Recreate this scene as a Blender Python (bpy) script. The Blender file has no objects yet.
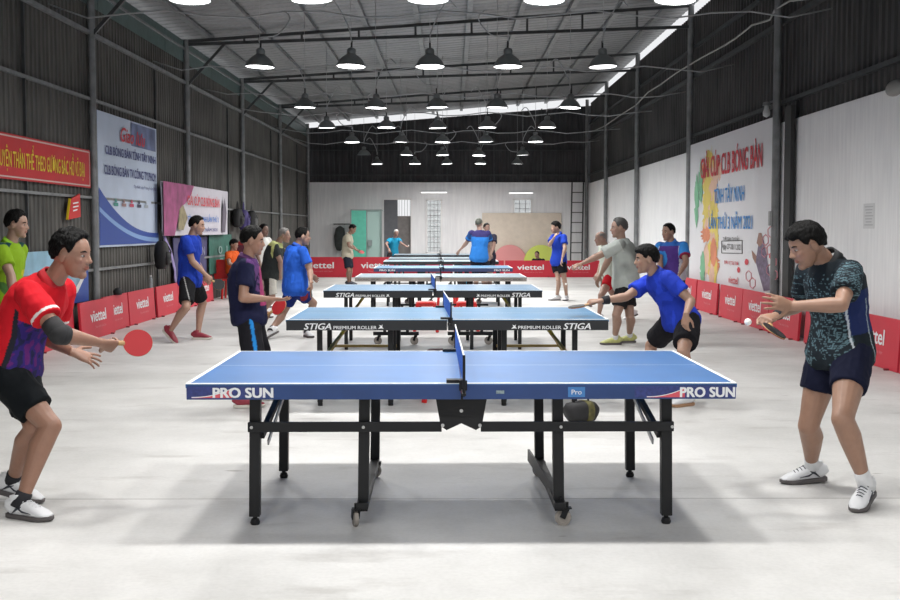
import bpy, bmesh, math, random
import numpy as np
from mathutils import Vector, Matrix, noise
random.seed(7)
SC = bpy.context.scene
COL = SC.collection
R = math.radians
PI = math.pi
V = Vector

# ------------------------------------------------------------------ camera
FPX = 1150.0
EYE = V((0, 0, 1.525))
PITCH = math.atan(71 / FPX)
YAW = math.atan(6 / FPX)
FW = V((math.sin(YAW) * math.cos(PITCH), math.cos(YAW) * math.cos(PITCH), -math.sin(PITCH)))
RT = V((math.cos(YAW), -math.sin(YAW), 0))
UPV = RT.cross(FW)
cam = bpy.data.cameras.new('camera')
cam.sensor_width = 36
cam.lens = 36 * FPX / 900
cam.clip_end = 200
camo = bpy.data.objects.new('camera', cam)
COL.objects.link(camo)
camo.location = EYE
camo.rotation_euler = (PI / 2 - PITCH, 0, -YAW)
SC.camera = camo
SC.view_settings.view_transform = 'Standard'
SC.view_settings.look = 'None'
SC.view_settings.gamma = 1
SC.view_settings.use_curve_mapping = False
SC.view_settings.exposure = 0.0

def ray(px, py):
    return (FW + RT * ((px - 450) / FPX) - UPV * ((py - 300) / FPX))
def at(px, py, Y):
    d = ray(px, py)
    return EYE + d * ((Y - EYE.y) / d.y)
def gnd(px, py, z=0.0):
    d = ray(px, py)
    return EYE + d * ((z - EYE.z) / d.z)
def proj(P):
    q = V(P) - EYE
    d = q.dot(FW)
    return (450 + FPX * q.dot(RT) / d, 300 - FPX * q.dot(UPV) / d)

# ------------------------------------------------------------------ materials
MATS = {}
def mat(name, col, rough=0.6, metal=0.0, var=0.0, vscale=8.0, bump=0.0, bscale=40.0, emit=0.0, alpha=1.0,
        vcol=False, stretch=None, spec=0.5, trans=0.0, detail=4.0):
    if name in MATS: return MATS[name]
    m = bpy.data.materials.new(name)
    m.use_nodes = True
    nt = m.node_tree
    b = nt.nodes['Principled BSDF']
    N = nt.nodes.new; L = nt.links.new
    b.inputs['Roughness'].default_value = rough
    b.inputs['Metallic'].default_value = metal
    b.inputs['Specular IOR Level'].default_value = spec
    b.inputs['Base Color'].default_value = (*col, 1)
    if trans: b.inputs['Transmission Weight'].default_value = trans
    if alpha < 1: b.inputs['Alpha'].default_value = alpha
    if emit:
        b.inputs['Emission Color'].default_value = (*col, 1)
        b.inputs['Emission Strength'].default_value = emit
    tc = N('ShaderNodeTexCoord')
    mp = N('ShaderNodeMapping')
    L(tc.outputs['Object'], mp.inputs['Vector'])
    if stretch: mp.inputs['Scale'].default_value = stretch
    src = None
    if vcol:
        a = N('ShaderNodeAttribute'); a.attribute_name = 'Col'
        src = a.outputs['Color']
    if var:
        n = N('ShaderNodeTexNoise'); n.inputs['Scale'].default_value = vscale; n.inputs['Detail'].default_value = detail
        L(mp.outputs['Vector'], n.inputs['Vector'])
        mr = N('ShaderNodeMapRange')
        mr.inputs['From Min'].default_value = 0.3; mr.inputs['From Max'].default_value = 0.7
        mr.inputs['To Min'].default_value = 1 - var; mr.inputs['To Max'].default_value = 1 + var * 0.6
        L(n.outputs['Fac'], mr.inputs['Value'])
        mx = N('ShaderNodeMix'); mx.data_type = 'RGBA'; mx.blend_type = 'MULTIPLY'
        mx.inputs['Factor'].default_value = 1
        if src: L(src, mx.inputs['A'])
        else: mx.inputs['A'].default_value = (*col, 1)
        L(mr.outputs['Result'], mx.inputs['B'])
        src = mx.outputs['Result']
    if src: L(src, b.inputs['Base Color'])
    if bump:
        n2 = N('ShaderNodeTexNoise'); n2.inputs['Scale'].default_value = bscale; n2.inputs['Detail'].default_value = 3
        L(mp.outputs['Vector'], n2.inputs['Vector'])
        bp = N('ShaderNodeBump'); bp.inputs['Strength'].default_value = bump; bp.inputs['Distance'].default_value = 0.01
        L(n2.outputs['Fac'], bp.inputs['Height'])
        L(bp.outputs['Normal'], b.inputs['Normal'])
    MATS[name] = m
    return m

# ------------------------------------------------------------------ mesh builder
class MB:
    def __init__(s):
        s.v = []; s.f = []; s.m = []
    def add(s, vs, fs, mi=0):
        o = len(s.v)
        s.v += [tuple(p) for p in vs]
        s.f += [tuple(i + o for i in f) for f in fs]
        s.m += [mi] * len(fs)
        return s
    def box(s, c, d, mi=0, rot=None, M=None):
        hx, hy, hz = d[0] / 2, d[1] / 2, d[2] / 2
        P = [V((x, y, z)) for x in (-hx, hx) for y in (-hy, hy) for z in (-hz, hz)]
        if rot is not None: P = [rot @ p for p in P]
        P = [p + V(c) for p in P]
        if M is not None: P = [M @ p for p in P]
        return s.add(P, [(0, 1, 3, 2), (4, 6, 7, 5), (0, 4, 5, 1), (2, 3, 7, 6), (0, 2, 6, 4), (1, 5, 7, 3)], mi)
    def bar(s, a, b, w, h, mi=0, up=V((0, 0, 1))):
        a = V(a); b = V(b); d = b - a; L = d.length
        if L < 1e-6: return s
        z = d.normalized()
        x = up.cross(z)
        if x.length < 1e-3: x = V((1, 0, 0)).cross(z)
        if x.length < 1e-3: x = V((0, 1, 0)).cross(z)
        x.normalize(); y = z.cross(x)
        rot = Matrix((x, y, z)).transposed()
        return s.box((a + b) / 2, (w, h, L), mi, rot=rot)
    def rings(s, R_, mi=0, cap=True, closed=False):
        n = len(R_[0]); o = len(s.v)
        for r in R_: s.v += [tuple(p) for p in r]
        m = len(R_)
        for i in range(m - (0 if closed else 1)):
            for j in range(n):
                a = o + i * n + j; b = o + i * n + (j + 1) % n
                i2 = (i + 1) % m
                c = o + i2 * n + (j + 1) % n; d = o + i2 * n + j
                s.f.append((a, b, c, d)); s.m.append(mi)
        if cap and not closed:
            s.f.append(tuple(o + j for j in range(n))[::-1]); s.m.append(mi)
            s.f.append(tuple(o + (m - 1) * n + j for j in range(n))); s.m.append(mi)
        return s
    def loft(s, secs, lat, n=16, mi=0, power=1.0):
        """secs: (center, half width along lat, half depth)"""
        R_ = []
        k = len(secs)
        for i, (c, a, b) in enumerate(secs):
            c = V(c)
            p0 = V(secs[max(0, i - 1)][0]); p1 = V(secs[min(k - 1, i + 1)][0])
            t = (p1 - p0)
            if t.length < 1e-6: t = V((0, 0, 1))
            t.normalize()
            l = V(lat[i] if isinstance(lat, list) else lat)
            l = l - t * l.dot(t)
            if l.length < 1e-4: l = t.orthogonal()
            l.normalize(); d = t.cross(l)
            ring = []
            for j in range(n):
                an = 2 * PI * j / n
                ca, sa = math.cos(an), math.sin(an)
                if power != 1.0:
                    ca = math.copysign(abs(ca) ** power, ca); sa = math.copysign(abs(sa) ** power, sa)
                ring.append(c + l * (a * ca) + d * (b * sa))
            R_.append(ring)
        return s.rings(R_, mi)
    def tube(s, pts, r, n=8, mi=0):
        pts = [V(p) for p in pts]
        secs = []
        for i, p in enumerate(pts):
            rr = r[i] if isinstance(r, (list, tuple)) else r
            secs.append((p, rr, rr))
        t = (pts[-1] - pts[0])
        l = t.orthogonal() if t.length > 1e-6 else V((1, 0, 0))
        # parallel transport
        lats = []
        l.normalize()
        for i in range(len(pts)):
            p0 = pts[max(0, i - 1)]; p1 = pts[min(len(pts) - 1, i + 1)]
            t = (p1 - p0).normalized()
            l = l - t * l.dot(t)
            if l.length < 1e-3: l = t.orthogonal()
            l.normalize(); lats.append(l.copy())
        return s.loft(secs, lats, n, mi)
    def lathe(s, prof, c=(0, 0, 0), n=24, mi=0, axis=None, cap=True):
        c = V(c)
        if axis is None: x, y, z = V((1, 0, 0)), V((0, 1, 0)), V((0, 0, 1))
        else:
            z = V(axis).normalized(); x = z.orthogonal().normalized(); y = z.cross(x)
        R_ = []
        for r, h in prof:
            r = max(r, 1e-5)
            R_.append([c + z * h + (x * math.cos(2 * PI * j / n) + y * math.sin(2 * PI * j / n)) * r for j in range(n)])
        return s.rings(R_, mi, cap)
    def ell(s, c, rx, F=V((1, 0, 0)), L=V((0, 1, 0)), U=V((0, 0, 1)), n=16, m=10, mi=0):
        c = V(c); R_ = []
        for i in range(m + 1):
            ph = -PI / 2 + PI * i / m
            cr = max(math.cos(ph), 1e-3); sr = math.sin(ph)
            R_.append([c + F * (rx[0] * cr * math.cos(2 * PI * j / n)) + L * (rx[1] * cr * math.sin(2 * PI * j / n)) + U * (rx[2] * sr) for j in range(n)])
        return s.rings(R_, mi)
    def capsule(s, a, b, ra, rb, n=12, mi=0, lat=None, fa=1.0, fb=1.0):
        a = V(a); b = V(b)
        s.loft([(a, ra, ra * fa), (b, rb, rb * fb)], lat if lat is not None else (b - a).orthogonal(), n, mi)
        s.ell(a, (ra,) * 3, n=10, m=6, mi=mi) if fa == 1 else None
        s.ell(b, (rb,) * 3, n=10, m=6, mi=mi) if fb == 1 else None
        return s
    def mesh(s, name='mesh'):
        me = bpy.data.meshes.new(name)
        me.from_pydata(s.v, [], s.f)
        me.validate()
        return me
    def build(s, name, mats, parent=None, smooth=False, bevel=0.0, loc=None, rotz=0.0, **tags):
        me = s.mesh(name)
        if not isinstance(mats, (list, tuple)): mats = [mats]
        for m in mats: me.materials.append(m)
        if len(me.polygons) == len(s.m):
            me.polygons.foreach_set('material_index', s.m)
        bm = bmesh.new(); bm.from_mesh(me)
        bmesh.ops.recalc_face_normals(bm, faces=bm.faces)
        bm.to_mesh(me); bm.free()
        o = bpy.data.objects.new(name, me)
        COL.objects.link(o)
        if parent: o.parent = parent
        if loc is not None: o.location = loc
        if rotz: o.rotation_euler = (0, 0, rotz)
        if smooth:
            me.shade_smooth()
            if smooth == 'auto':
                me.set_sharp_from_angle(angle=R(40))
        if bevel:
            bv = o.modifiers.new('bevel', 'BEVEL'); bv.width = bevel; bv.segments = 2; bv.limit_method = 'ANGLE'
        tag(o, **tags)
        return o

def tag(o, label=None, cat=None, group=None, kind=None):
    if label: o['label'] = label
    if cat: o['category'] = cat
    if group: o['group'] = group
    if kind: o['kind'] = kind
    return o
def empty(name, loc=(0, 0, 0), rz=0.0, **k):
    o = bpy.data.objects.new(name, None)
    COL.objects.link(o); o.location = loc; o.rotation_euler = (0, 0, rz); o.empty_display_size = .2
    return tag(o, **k)
def copy_tree(o, parent=None, **k):
    c = o.copy(); COL.objects.link(c)
    if parent: c.parent = parent
    for ch in list(o.children): copy_tree(ch, c)
    return tag(c, **k)

def text(s, w, h, m, parent, origin, right, up, name='lettering', extr=0.001, shear=0.0, bold=0.0, anchor='c', spacing=1.0, label=None):
    """mesh lettering fitted into w x h (w or h may be None) centred on origin in the plane right/up"""
    cu = bpy.data.curves.new(name, 'FONT')
    cu.body = s; cu.size = 1; cu.extrude = 0; cu.shear = shear; cu.offset = 0; cu.space_character = spacing
    cu.align_x = 'CENTER'; cu.space_line = .9; cu.resolution_u = 3
    t = bpy.data.objects.new('t', cu); COL.objects.link(t)
    dg = bpy.context.evaluated_depsgraph_get(); dg.update()
    me = bpy.data.meshes.new_from_object(t.evaluated_get(dg))
    bpy.data.objects.remove(t)
    if not len(me.vertices): return None
    co = np.empty(len(me.vertices) * 3); me.vertices.foreach_get('co', co); co = co.reshape(-1, 3)
    mn = co.min(0); mxx = co.max(0); sz = mxx - mn
    sx = (w / sz[0]) if w else (h / sz[1]); sy = (h / sz[1]) if h else (w / sz[0])
    c0 = (mn + mxx) / 2
    right = V(right).normalized(); up = V(up).normalized(); nn = right.cross(up)
    r_ = np.array(right); u_ = np.array(up); n_ = np.array(nn)
    P = np.array(V(origin)) + np.outer((co[:, 0] - c0[0]) * sx, r_) + np.outer((co[:, 1] - c0[1]) * sy, u_) + n_ * extr
    me.vertices.foreach_set('co', P.reshape(-1)); me.update()
    if bold:
        bw = bold * .55; bm = bmesh.new()
        for q_, (dx, dy) in enumerate(((-1, -1), (1, -1), (-1, 1), (1, 1))):
            m2 = me.copy(); P2 = P + np.outer(np.ones(len(P)) * dx * bw * sx, r_) + np.outer(np.ones(len(P)) * dy * bw * sy * .6, u_) + n_ * (q_ * .0005)
            m2.vertices.foreach_set('co', P2.reshape(-1)); m2.update(); bm.from_mesh(m2); bpy.data.meshes.remove(m2)
        bm.to_mesh(me); bm.free()
    me.materials.clear(); me.materials.append(m)
    o = bpy.data.objects.new(name, me); COL.objects.link(o)
    if parent: o.parent = parent
    if label: o['label'] = label
    return o

def poly(pts2, origin, right, up, extr, m, parent, name, label=None):
    right = V(right).normalized(); up = V(up).normalized(); nn = right.cross(up)
    b = MB()
    b.add([V(origin) + right * x + up * y + nn * extr for x, y in pts2], [tuple(range(len(pts2)))])
    o = b.build(name, m, parent)
    if label: o['label'] = label
    return o
# ------------------------------------------------------------------ setting
YB = 40.5                                   # rear wall
def XL(Y): return -5.2 + (Y - 15) * (0.36 / 25.5)
XR = 5.07
ZL, ZR = 5.24, 6.12                         # roof height at the two eaves
Y0 = -7.0
def roofz(x, Y=20): 
    a = XL(Y)
    return ZL + (ZR - ZL) * (x - a) / (XR - a)

def floor_mat():
    m = bpy.data.materials.new('worn concrete'); m.use_nodes = True
    nt = m.node_tree; N = nt.nodes.new; L = nt.links.new; b = nt.nodes['Principled BSDF']
    tc = N('ShaderNodeTexCoord')
    def nz(scale, det, x=1, y=1, rough=.55):
        mp = N('ShaderNodeMapping'); mp.inputs['Scale'].default_value = (x, y, 1)
        L(tc.outputs['Object'], mp.inputs['Vector'])
        n = N('ShaderNodeTexNoise'); n.inputs['Scale'].default_value = scale; n.inputs['Detail'].default_value = det
        n.inputs['Roughness'].default_value = rough
        L(mp.outputs['Vector'], n.inputs['Vector']); return n.outputs['Fac']
    def ramp(src, p0, c0, p1, c1):
        r = N('ShaderNodeValToRGB'); r.color_ramp.elements[0].position = p0; r.color_ramp.elements[0].color = (*c0, 1)
        r.color_ramp.elements[1].position = p1; r.color_ramp.elements[1].color = (*c1, 1); L(src, r.inputs['Fac']); return r.outputs['Color']
    def mul(a, c, f=1.0):
        x = N('ShaderNodeMix'); x.data_type = 'RGBA'; x.blend_type = 'MULTIPLY'; x.inputs['Factor'].default_value = f
        L(a, x.inputs['A']); L(c, x.inputs['B']); return x.outputs['Result']
    c = ramp(nz(0.7, 8, 1, 1, .65), .35, (.52, .515, .50), .62, (.68, .675, .66))
    c = mul(c, ramp(nz(2.3, 6, .6, 1.6), .28, (.80, .79, .78), .42, (1, 1, 1)))
    c = mul(c, ramp(nz(40, 4), .3, (.93, .93, .93), .6, (1, 1, 1)))
    # dark scuffs
    c = mul(c, ramp(nz(5.5, 2, .5, 1.4), .20, (.45, .42, .4), .25, (1, 1, 1)), .8)
    # slab joint under the near table
    sx_ = N('ShaderNodeSeparateXYZ'); L(tc.outputs['Object'], sx_.inputs[0])
    m1 = N('ShaderNodeMath'); m1.operation = 'SUBTRACT'; m1.inputs[1].default_value = 6.435; L(sx_.outputs['Y'], m1.inputs[0])
    m2 = N('ShaderNodeMath'); m2.operation = 'ABSOLUTE'; L(m1.outputs[0], m2.inputs[0])
    c = mul(c, ramp(m2.outputs[0], .006, (.5, .49, .48), .012, (1, 1, 1)), .85)
    wv = N('ShaderNodeTexWave'); wv.wave_type = 'BANDS'; wv.bands_direction = 'Y'; wv.wave_profile = 'SIN'
    wv.inputs['Scale'].default_value = 2 * PI / 20 / 4.05; wv.inputs['Distortion'].default_value = 0
    wv.inputs['Phase Offset'].default_value = 0.0
    mp = N('ShaderNodeMapping'); mp.inputs['Location'].default_value = (0, -6.42 + 1.0125, 0)
    L(tc.outputs['Object'], mp.inputs['Vector']); L(mp.outputs['Vector'], wv.inputs['Vector'])
    L(c, b.inputs['Base Color'])
    rr = N('ShaderNodeMapRange'); rr.inputs['To Min'].default_value = .38; rr.inputs['To Max'].default_value = .7
    L(nz(1.5, 5), rr.inputs['Value']); L(rr.outputs['Result'], b.inputs['Roughness'])
    bp = N('ShaderNodeBump'); bp.inputs['Strength'].default_value = .15; bp.inputs['Distance'].default_value = .004
    L(nz(60, 5), bp.inputs['Height']); L(bp.outputs['Normal'], b.inputs['Normal'])
    return m

def streak_mat(name, c0, c1, axis='z', rough=.65, metal=0.0, big=None):
    """sheet metal or plaster with streaks running down"""
    m = bpy.data.materials.new(name); m.use_nodes = True
    nt = m.node_tree; N = nt.nodes.new; L = nt.links.new; b = nt.nodes['Principled BSDF']
    tc = N('ShaderNodeTexCoord'); mp = N('ShaderNodeMapping'); mp.inputs['Scale'].default_value = (6, 6, .5)
    L(tc.outputs['Object'], mp.inputs['Vector'])
    n = N('ShaderNodeTexNoise'); n.inputs['Scale'].default_value = 2.5; n.inputs['Detail'].default_value = 6
    L(mp.outputs['Vector'], n.inputs['Vector'])
    n2 = N('ShaderNodeTexNoise'); n2.inputs['Scale'].default_value = .9; n2.inputs['Detail'].default_value = 5
    L(tc.outputs['Object'], n2.inputs['Vector'])
    mm = N('ShaderNodeMix'); mm.inputs['Factor'].default_value = .45
    L(n.outputs['Fac'], mm.inputs['A']); L(n2.outputs['Fac'], mm.inputs['B'])
    r = N('ShaderNodeValToRGB'); r.color_ramp.elements[0].position = .36; r.color_ramp.elements[0].color = (*c0, 1)
    r.color_ramp.elements[1].position = .62; r.color_ramp.elements[1].color = (*c1, 1)
    L(mm.outputs['Result'], r.inputs['Fac']); L(r.outputs['Color'], b.inputs['Base Color'])
    b.inputs['Roughness'].default_value = rough; b.inputs['Metallic'].default_value = metal
    return m
M_floor = floor_mat()
M_sheetL = streak_mat('weathered grey sheet', (.05, .049, .045), (.12, .115, .105))
M_sheetR = streak_mat('dark sheet', (.028, .028, .029), (.075, .074, .072))
M_sheetB = streak_mat('black sheet', (.026, .027, .03), (.058, .058, .062))
M_plaster = streak_mat('white plaster', (.74, .75, .77), (.86, .87, .88), rough=.8)
M_roof = streak_mat('grey roof sheet', (.17, .175, .18), (.24, .245, .25), rough=.5)
M_steel = mat('painted steel', (.24, .25, .255), .5, .3, var=.25, vscale=6)
M_steel_dk = mat('dark steel', (.06, .065, .068), .5, .3, var=.25, vscale=6)
M_green = mat('green clear sheet', (.08, .125, .12), .45, var=.2)

b = MB(); b.box((0, 17.5, -.1), (16, 50, .2))
b.build('floor', M_floor, kind='structure')

def corr(p0, p1, z0, z1a, z1b, amp, pitch, name, m, n_out, thick=.012, **k):
    """corrugated sheet from p0 to p1 (xy), height z0 .. z1a/z1b, real folded profile"""
    p0 = V((p0[0], p0[1], 0)); p1 = V((p1[0], p1[1], 0)); d = p1 - p0; L_ = d.length; d.normalize(); n = V(n_out)
    pts = []
    t = 0
    while t < L_:
        for q, h in ((0, 0), (.3, 0), (.42, amp), (.72, amp), (.84, 0)):
            tt = t + q * pitch
            if tt <= L_: pts.append((tt, h))
        t += pitch
    pts.append((L_, 0))
    vs = []; fs = []
    for tt, h in pts:
        q = p0 + d * tt + n * h; zt = z1a + (z1b - z1a) * tt / L_
        for o_ in (0, -thick):
            vs += [q + n * o_ + V((0, 0, z0)), q + n * o_ + V((0, 0, zt))]
    k_ = len(pts)
    for i in range(k_ - 1):
        a = i * 4; c = a + 4
        fs += [(a, c, c + 1, a + 1), (a + 2, a + 3, c + 3, c + 2), (a + 1, c + 1, c + 3, a + 3), (a, a + 2, c + 2, c)]
    fs += [(0, 1, 3, 2), ((k_ - 1) * 4, (k_ - 1) * 4 + 2, (k_ - 1) * 4 + 3, (k_ - 1) * 4 + 1)]
    b = MB(); b.add(vs, fs)
    return b.build(name, m, **k)
corr((XL(Y0), Y0), (XL(YB), YB), 0, ZL - .05, ZL - .05, .02, .15, 'wall_left', M_sheetL, (1, 0, 0), kind='structure')
wr = corr((XR + .08, Y0), (XR + .08, YB), 3.05, ZR - .2, ZR - .2, .03, .19, 'wall_right', M_sheetR, (-1, 0, 0), kind='structure')
# masonry base of the right wall
b = MB(); b.box((XR + .10, (Y0 + YB) / 2, 1.56), (.2, YB - Y0, 3.12))
b.build('wall_right_base', M_plaster, kind='structure', bevel=.01)
# rear wall: masonry with two openings + dark sheet above
def wallpx(px, py): return at(px, py, YB)
xa, xb = XL(YB), XR
d0 = wallpx(383, 199); d1 = wallpx(411.5, 199)
w0 = wallpx(426.5, 199.5); w1 = wallpx(441.5, 253); s0 = wallpx(513.5, 199); s1 = wallpx(531.5, 213.5)
b = MB()
def wbox(x0, x1, z0, z1): b.box(((x0 + x1) / 2, YB + .1, (z0 + z1) / 2), (x1 - x0, .2, z1 - z0))
HT = 3.16
wbox(xa - .3, d0.x, 0, HT); wbox(d0.x, d1.x, d0.z, HT); wbox(d1.x, w0.x, 0, HT)
wbox(w0.x, w1.x, w0.z, HT); wbox(w0.x, w1.x, 0, w1.z); wbox(w1.x, s0.x, 0, HT)
wbox(s0.x, s1.x, s0.z, HT); wbox(s0.x, s1.x, 0, s1.z); wbox(s1.x, xb + .3, 0, HT)
b.build('wall_back', M_plaster, kind='structure')
corr((xa - .1, YB + .12), (xb + .1, YB + .12), HT - .02, ZL - .2, ZR - .28, .03, .19, 'wall_back_upper', M_sheetB, (0, -1, 0), kind='structure')
# roof
vs = []; fs = []
nn_ = 0
Yv = Y0 - .5; prof = []
while Yv < YB + .8:
    for q, h in ((0, 0), (.55, 0), (.62, .012), (.9, .012)):
        prof.append((Yv + q * .33, h))
    Yv += .33
for y, h in prof:
    xl = XL(y) - .25; zl = ZL - .02; xr = XR + .14; zr = roofz(xr, y)
    vs += [(xl, y, zl + h + .05), (xr, y, zr + h + .05), (xl, y, zl + h + .065), (xr, y, zr + h + .065)]
for i in range(len(prof) - 1):
    a = i * 4; c = a + 4
    fs += [(a, a + 1, c + 1, c), (a + 2, c + 2, c + 3, a + 3), (a, c, c + 2, a + 2), (a + 1, a + 3, c + 3, c + 1)]
b = MB(); b.add(vs, fs); b.build('ceiling', M_roof, kind='structure')
# strip of clear green sheet along the top of the left wall
b = MB(); b.box((XL(17) + .05, 17, 0), (.006, 1, 1))
b = MB()
for i in range(12):
    y0 = -6 + i * 3.88; y1 = y0 + 3.86
    b.bar((XL(y0) + .045, y0, ZL - .28), (XL(y1) + .045, y1, ZL - .28), .008, .42)
b.build('trim_1', M_green, kind='structure')
TN = [1]
def trim(b, m, **k):
    TN[0] += 1
    return b.build('trim_%d' % TN[0], m, kind='structure', **k)
# purlins along the hall
for i in range(10):
    f_ = (i + .5) / 10
    b = MB()
    ya, yb = Y0, YB + .4
    pa = V((XL(ya) + (XR - XL(ya)) * f_, ya, 0)); pb = V((XL(yb) + (XR - XL(yb)) * f_, yb, 0))
    pa.z = roofz(pa.x, ya) - .02; pb.z = roofz(pb.x, yb) - .02
    b.bar(pa, pb, .10, .06)
    trim(b, M_steel)
# posts, trusses, rails
bays = [-1, 5.1, 11.3, 17.35, 23.5, 29.9, 35.6]
bayl = {-1: -1, 5.1: 5.1, 11.3: 11.0, 17.35: 16.8, 23.5: 22.6, 29.9: 28.3, 35.6: 34.2}
for Y in bays + [YB - .12]:
    YL = bayl.get(Y, Y); xl = XL(YL) + .09; xr = XR - .08
    if Y > 10:
        b = MB(); b.tube([(xl, YL, 0), (xl, YL, ZL - .05)], .055, 12); trim(b, M_steel, smooth='auto')
        b = MB(); b.tube([(xr, Y, 0), (xr, Y, ZR - .1)], .06, 12)
        for zz in (1.35, 2.6):
            b.bar((xr, Y, zz), (XR + .0, Y + .25, zz), .03, .03)
        trim(b, M_steel, smooth='auto')
    if Y == YB - .12: continue
    b = MB()
    zt0, zt1 = roofz(xl, Y) - .09, roofz(xr, Y) - .09
    zb0, zb1 = zt0 - .06, zt1 - .42
    b.bar((xl, YL, zt0), (xr, Y, zt1), .05, .06)
    b.bar((xl, YL, zb0), (xr, Y, zb1), .05, .06)
    for q in range(1, 9):
        t = q / 9; x = xl + (xr - xl) * t
        b.bar((x, YL + (Y - YL) * t, zt0 + (zt1 - zt0) * t), (x, YL + (Y - YL) * t, zb0 + (zb1 - zb0) * t), .04, .04)
    b.bar((xl, YL, 4.3), (xl + .75, YL + (Y - YL) * .08, zb0 + (zb1 - zb0) * .08), .05, .05)
    trim(b, M_steel_dk)
for z_, r_ in ((.93, .02), (1.98, .018), (3.35, .022), (4.3, .028), (4.95, .02)):
    b = MB(); b.bar((XL(Y0) + .06, Y0, z_), (XL(YB) + .06, YB, z_ + (.1 if z_ > 3 else 0)), r_ * 2, r_ * 2); trim(b, M_steel)
for z_, r_ in ((3.42, .03), (4.62, .035), (5.2, .03)):
    b = MB(); b.bar((XR + .02, Y0, z_), (XR + .02, YB, z_), r_ * 2, r_ * 2); trim(b, M_steel_dk)
for z_ in (3.42, 4.28, 4.9):
    b = MB(); b.bar((xa, YB + .04, z_), (xb, YB + .04, z_), .035, .035); trim(b, M_steel_dk)
for i in range(1, 6):
    x = xa + (xb - xa) * i / 6
    b = MB(); b.bar((x, YB + .03, HT), (x, YB + .03, roofz(x, YB) - .25), .05, .05); trim(b, M_steel_dk)
# thin studs between the posts on the left wall
for Y in (9.5, 14.3, 20.4, 26.7, 32.8, 38):
    b = MB(); b.bar((XL(Y) + .05, Y, 0), (XL(Y) + .05, Y, 4.3), .035, .035); trim(b, M_steel_dk)

# ---- rear wall openings
M_door = mat('grey door panel', (.13, .135, .15), .6, var=.1)
M_doorw = mat('brown grey panel', (.2, .185, .18), .7, var=.15)
M_white = mat('white paint', (.78, .78, .78), .5)
M_day = mat('daylit opening', (.95, .98, 1), .5, emit=1.6)
M_black = mat('black matte', (.012, .012, .013), .6)
M_glass = mat('glass pane', (.85, .92, .92), .1, alpha=.35)
def back_rect(x0, y0, x1, y1, Y=YB):
    a = at(x0, y0, Y); c = at(x1, y1, Y); return a.x, c.x, c.z, a.z
b = MB(); xm = at(397.5, 199, YB).x
b.box(((d0.x + xm) / 2, YB + .12, d0.z / 2), (xm - d0.x, .05, d0.z))
door = b.build('door_1', M_door, kind='structure')
b = MB(); zl_ = at(400, 216, YB).z
b.box(((xm + d1.x) / 2, YB + .16, zl_ / 2), (d1.x - xm, .05, zl_)); b.build('panel', M_doorw, door)
b = MB()
for x in (d0.x, d1.x): b.box((x, YB - .01, d0.z / 2), (.06, .06, d0.z))
b.box(((d0.x + d1.x) / 2, YB - .01, d0.z), (d1.x - d0.x, .06, .06)); b.build('door_frame', M_white, door)
b = MB()
for i in range(5):
    x = xm + (d1.x - xm) * (i + .5) / 5; b.bar((x, YB + .1, zl_), (x, YB + .1, d0.z), .012, .012)
b.build('grille', M_steel, door)
def window(n, x0, x1, z0, z1, cols, rows):
    b = MB()
    for x in (x0, x1): b.box((x, YB - .005, (z0 + z1) / 2), (.06, .08, z1 - z0))
    for z in (z0, z1): b.box(((x0 + x1) / 2, YB - .005, z), (x1 - x0 + .06, .08, .06))
    w = b.build('window_%d' % n, M_white, kind='structure')
    b = MB()
    for i in range(1, cols): x = x0 + (x1 - x0) * i / cols; b.bar((x, YB, z0), (x, YB, z1), .02, .02)
    for i in range(1, rows): z = z0 + (z1 - z0) * i / rows; b.bar((x0, YB, z), (x1, YB, z), .02, .02)
    b.build('window_grille', M_steel, w)
    b = MB(); b.box(((x0 + x1) / 2, YB + .12, (z0 + z1) / 2), (x1 - x0, .008, z1 - z0)); b.build('pane', M_glass, w)
window(1, w0.x, w1.x, w1.z, w0.z, 4, 10)
window(2, s0.x, s1.x, s1.z, s0.z, 3, 3)
# beige board on the rear wall
x0, x1, z0, z1 = back_rect(482, 213, 561, 262)
b = MB(); b.box(((x0 + x1) / 2, YB - .03, (z0 + z1) / 2), (x1 - x0, .05, z1 - z0))
b.build('wall_board', mat('beige board', (.72, .64, .54), .7, var=.06), label='large beige plywood board fixed flat on the white rear wall', cat='board', bevel=.004)
# padded round discs
for px, rr, c, nm in ((510, 17, (.72, .30, .30), 'pink'), (541, 17, (.60, .70, .14), 'lime green')):
    p = at(px, 262, YB - .3); s_ = FPX / YB
    b = MB(); b.lathe([(.0, -.02), (rr / s_ * .97, -.02), (rr / s_, 0), (rr / s_ * .97, .02), (0, .02)], n=40, axis=(0, 1, 0))
    b.build('round_panel', mat('round panel ' + nm, c, .6), loc=(p.x, YB - (.17 if nm == 'pink' else .29), p.z), label='%s round panel standing against the rear wall behind the red barrier' % nm, cat='panel', smooth='auto')
    # its stand
    o_ = bpy.context.scene.collection.objects[-1]
    b = MB(); b.bar((0, .03, -p.z + 0.0), (0, .03, 0), .05, .04); b.build('stand', M_steel, o_)
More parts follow.
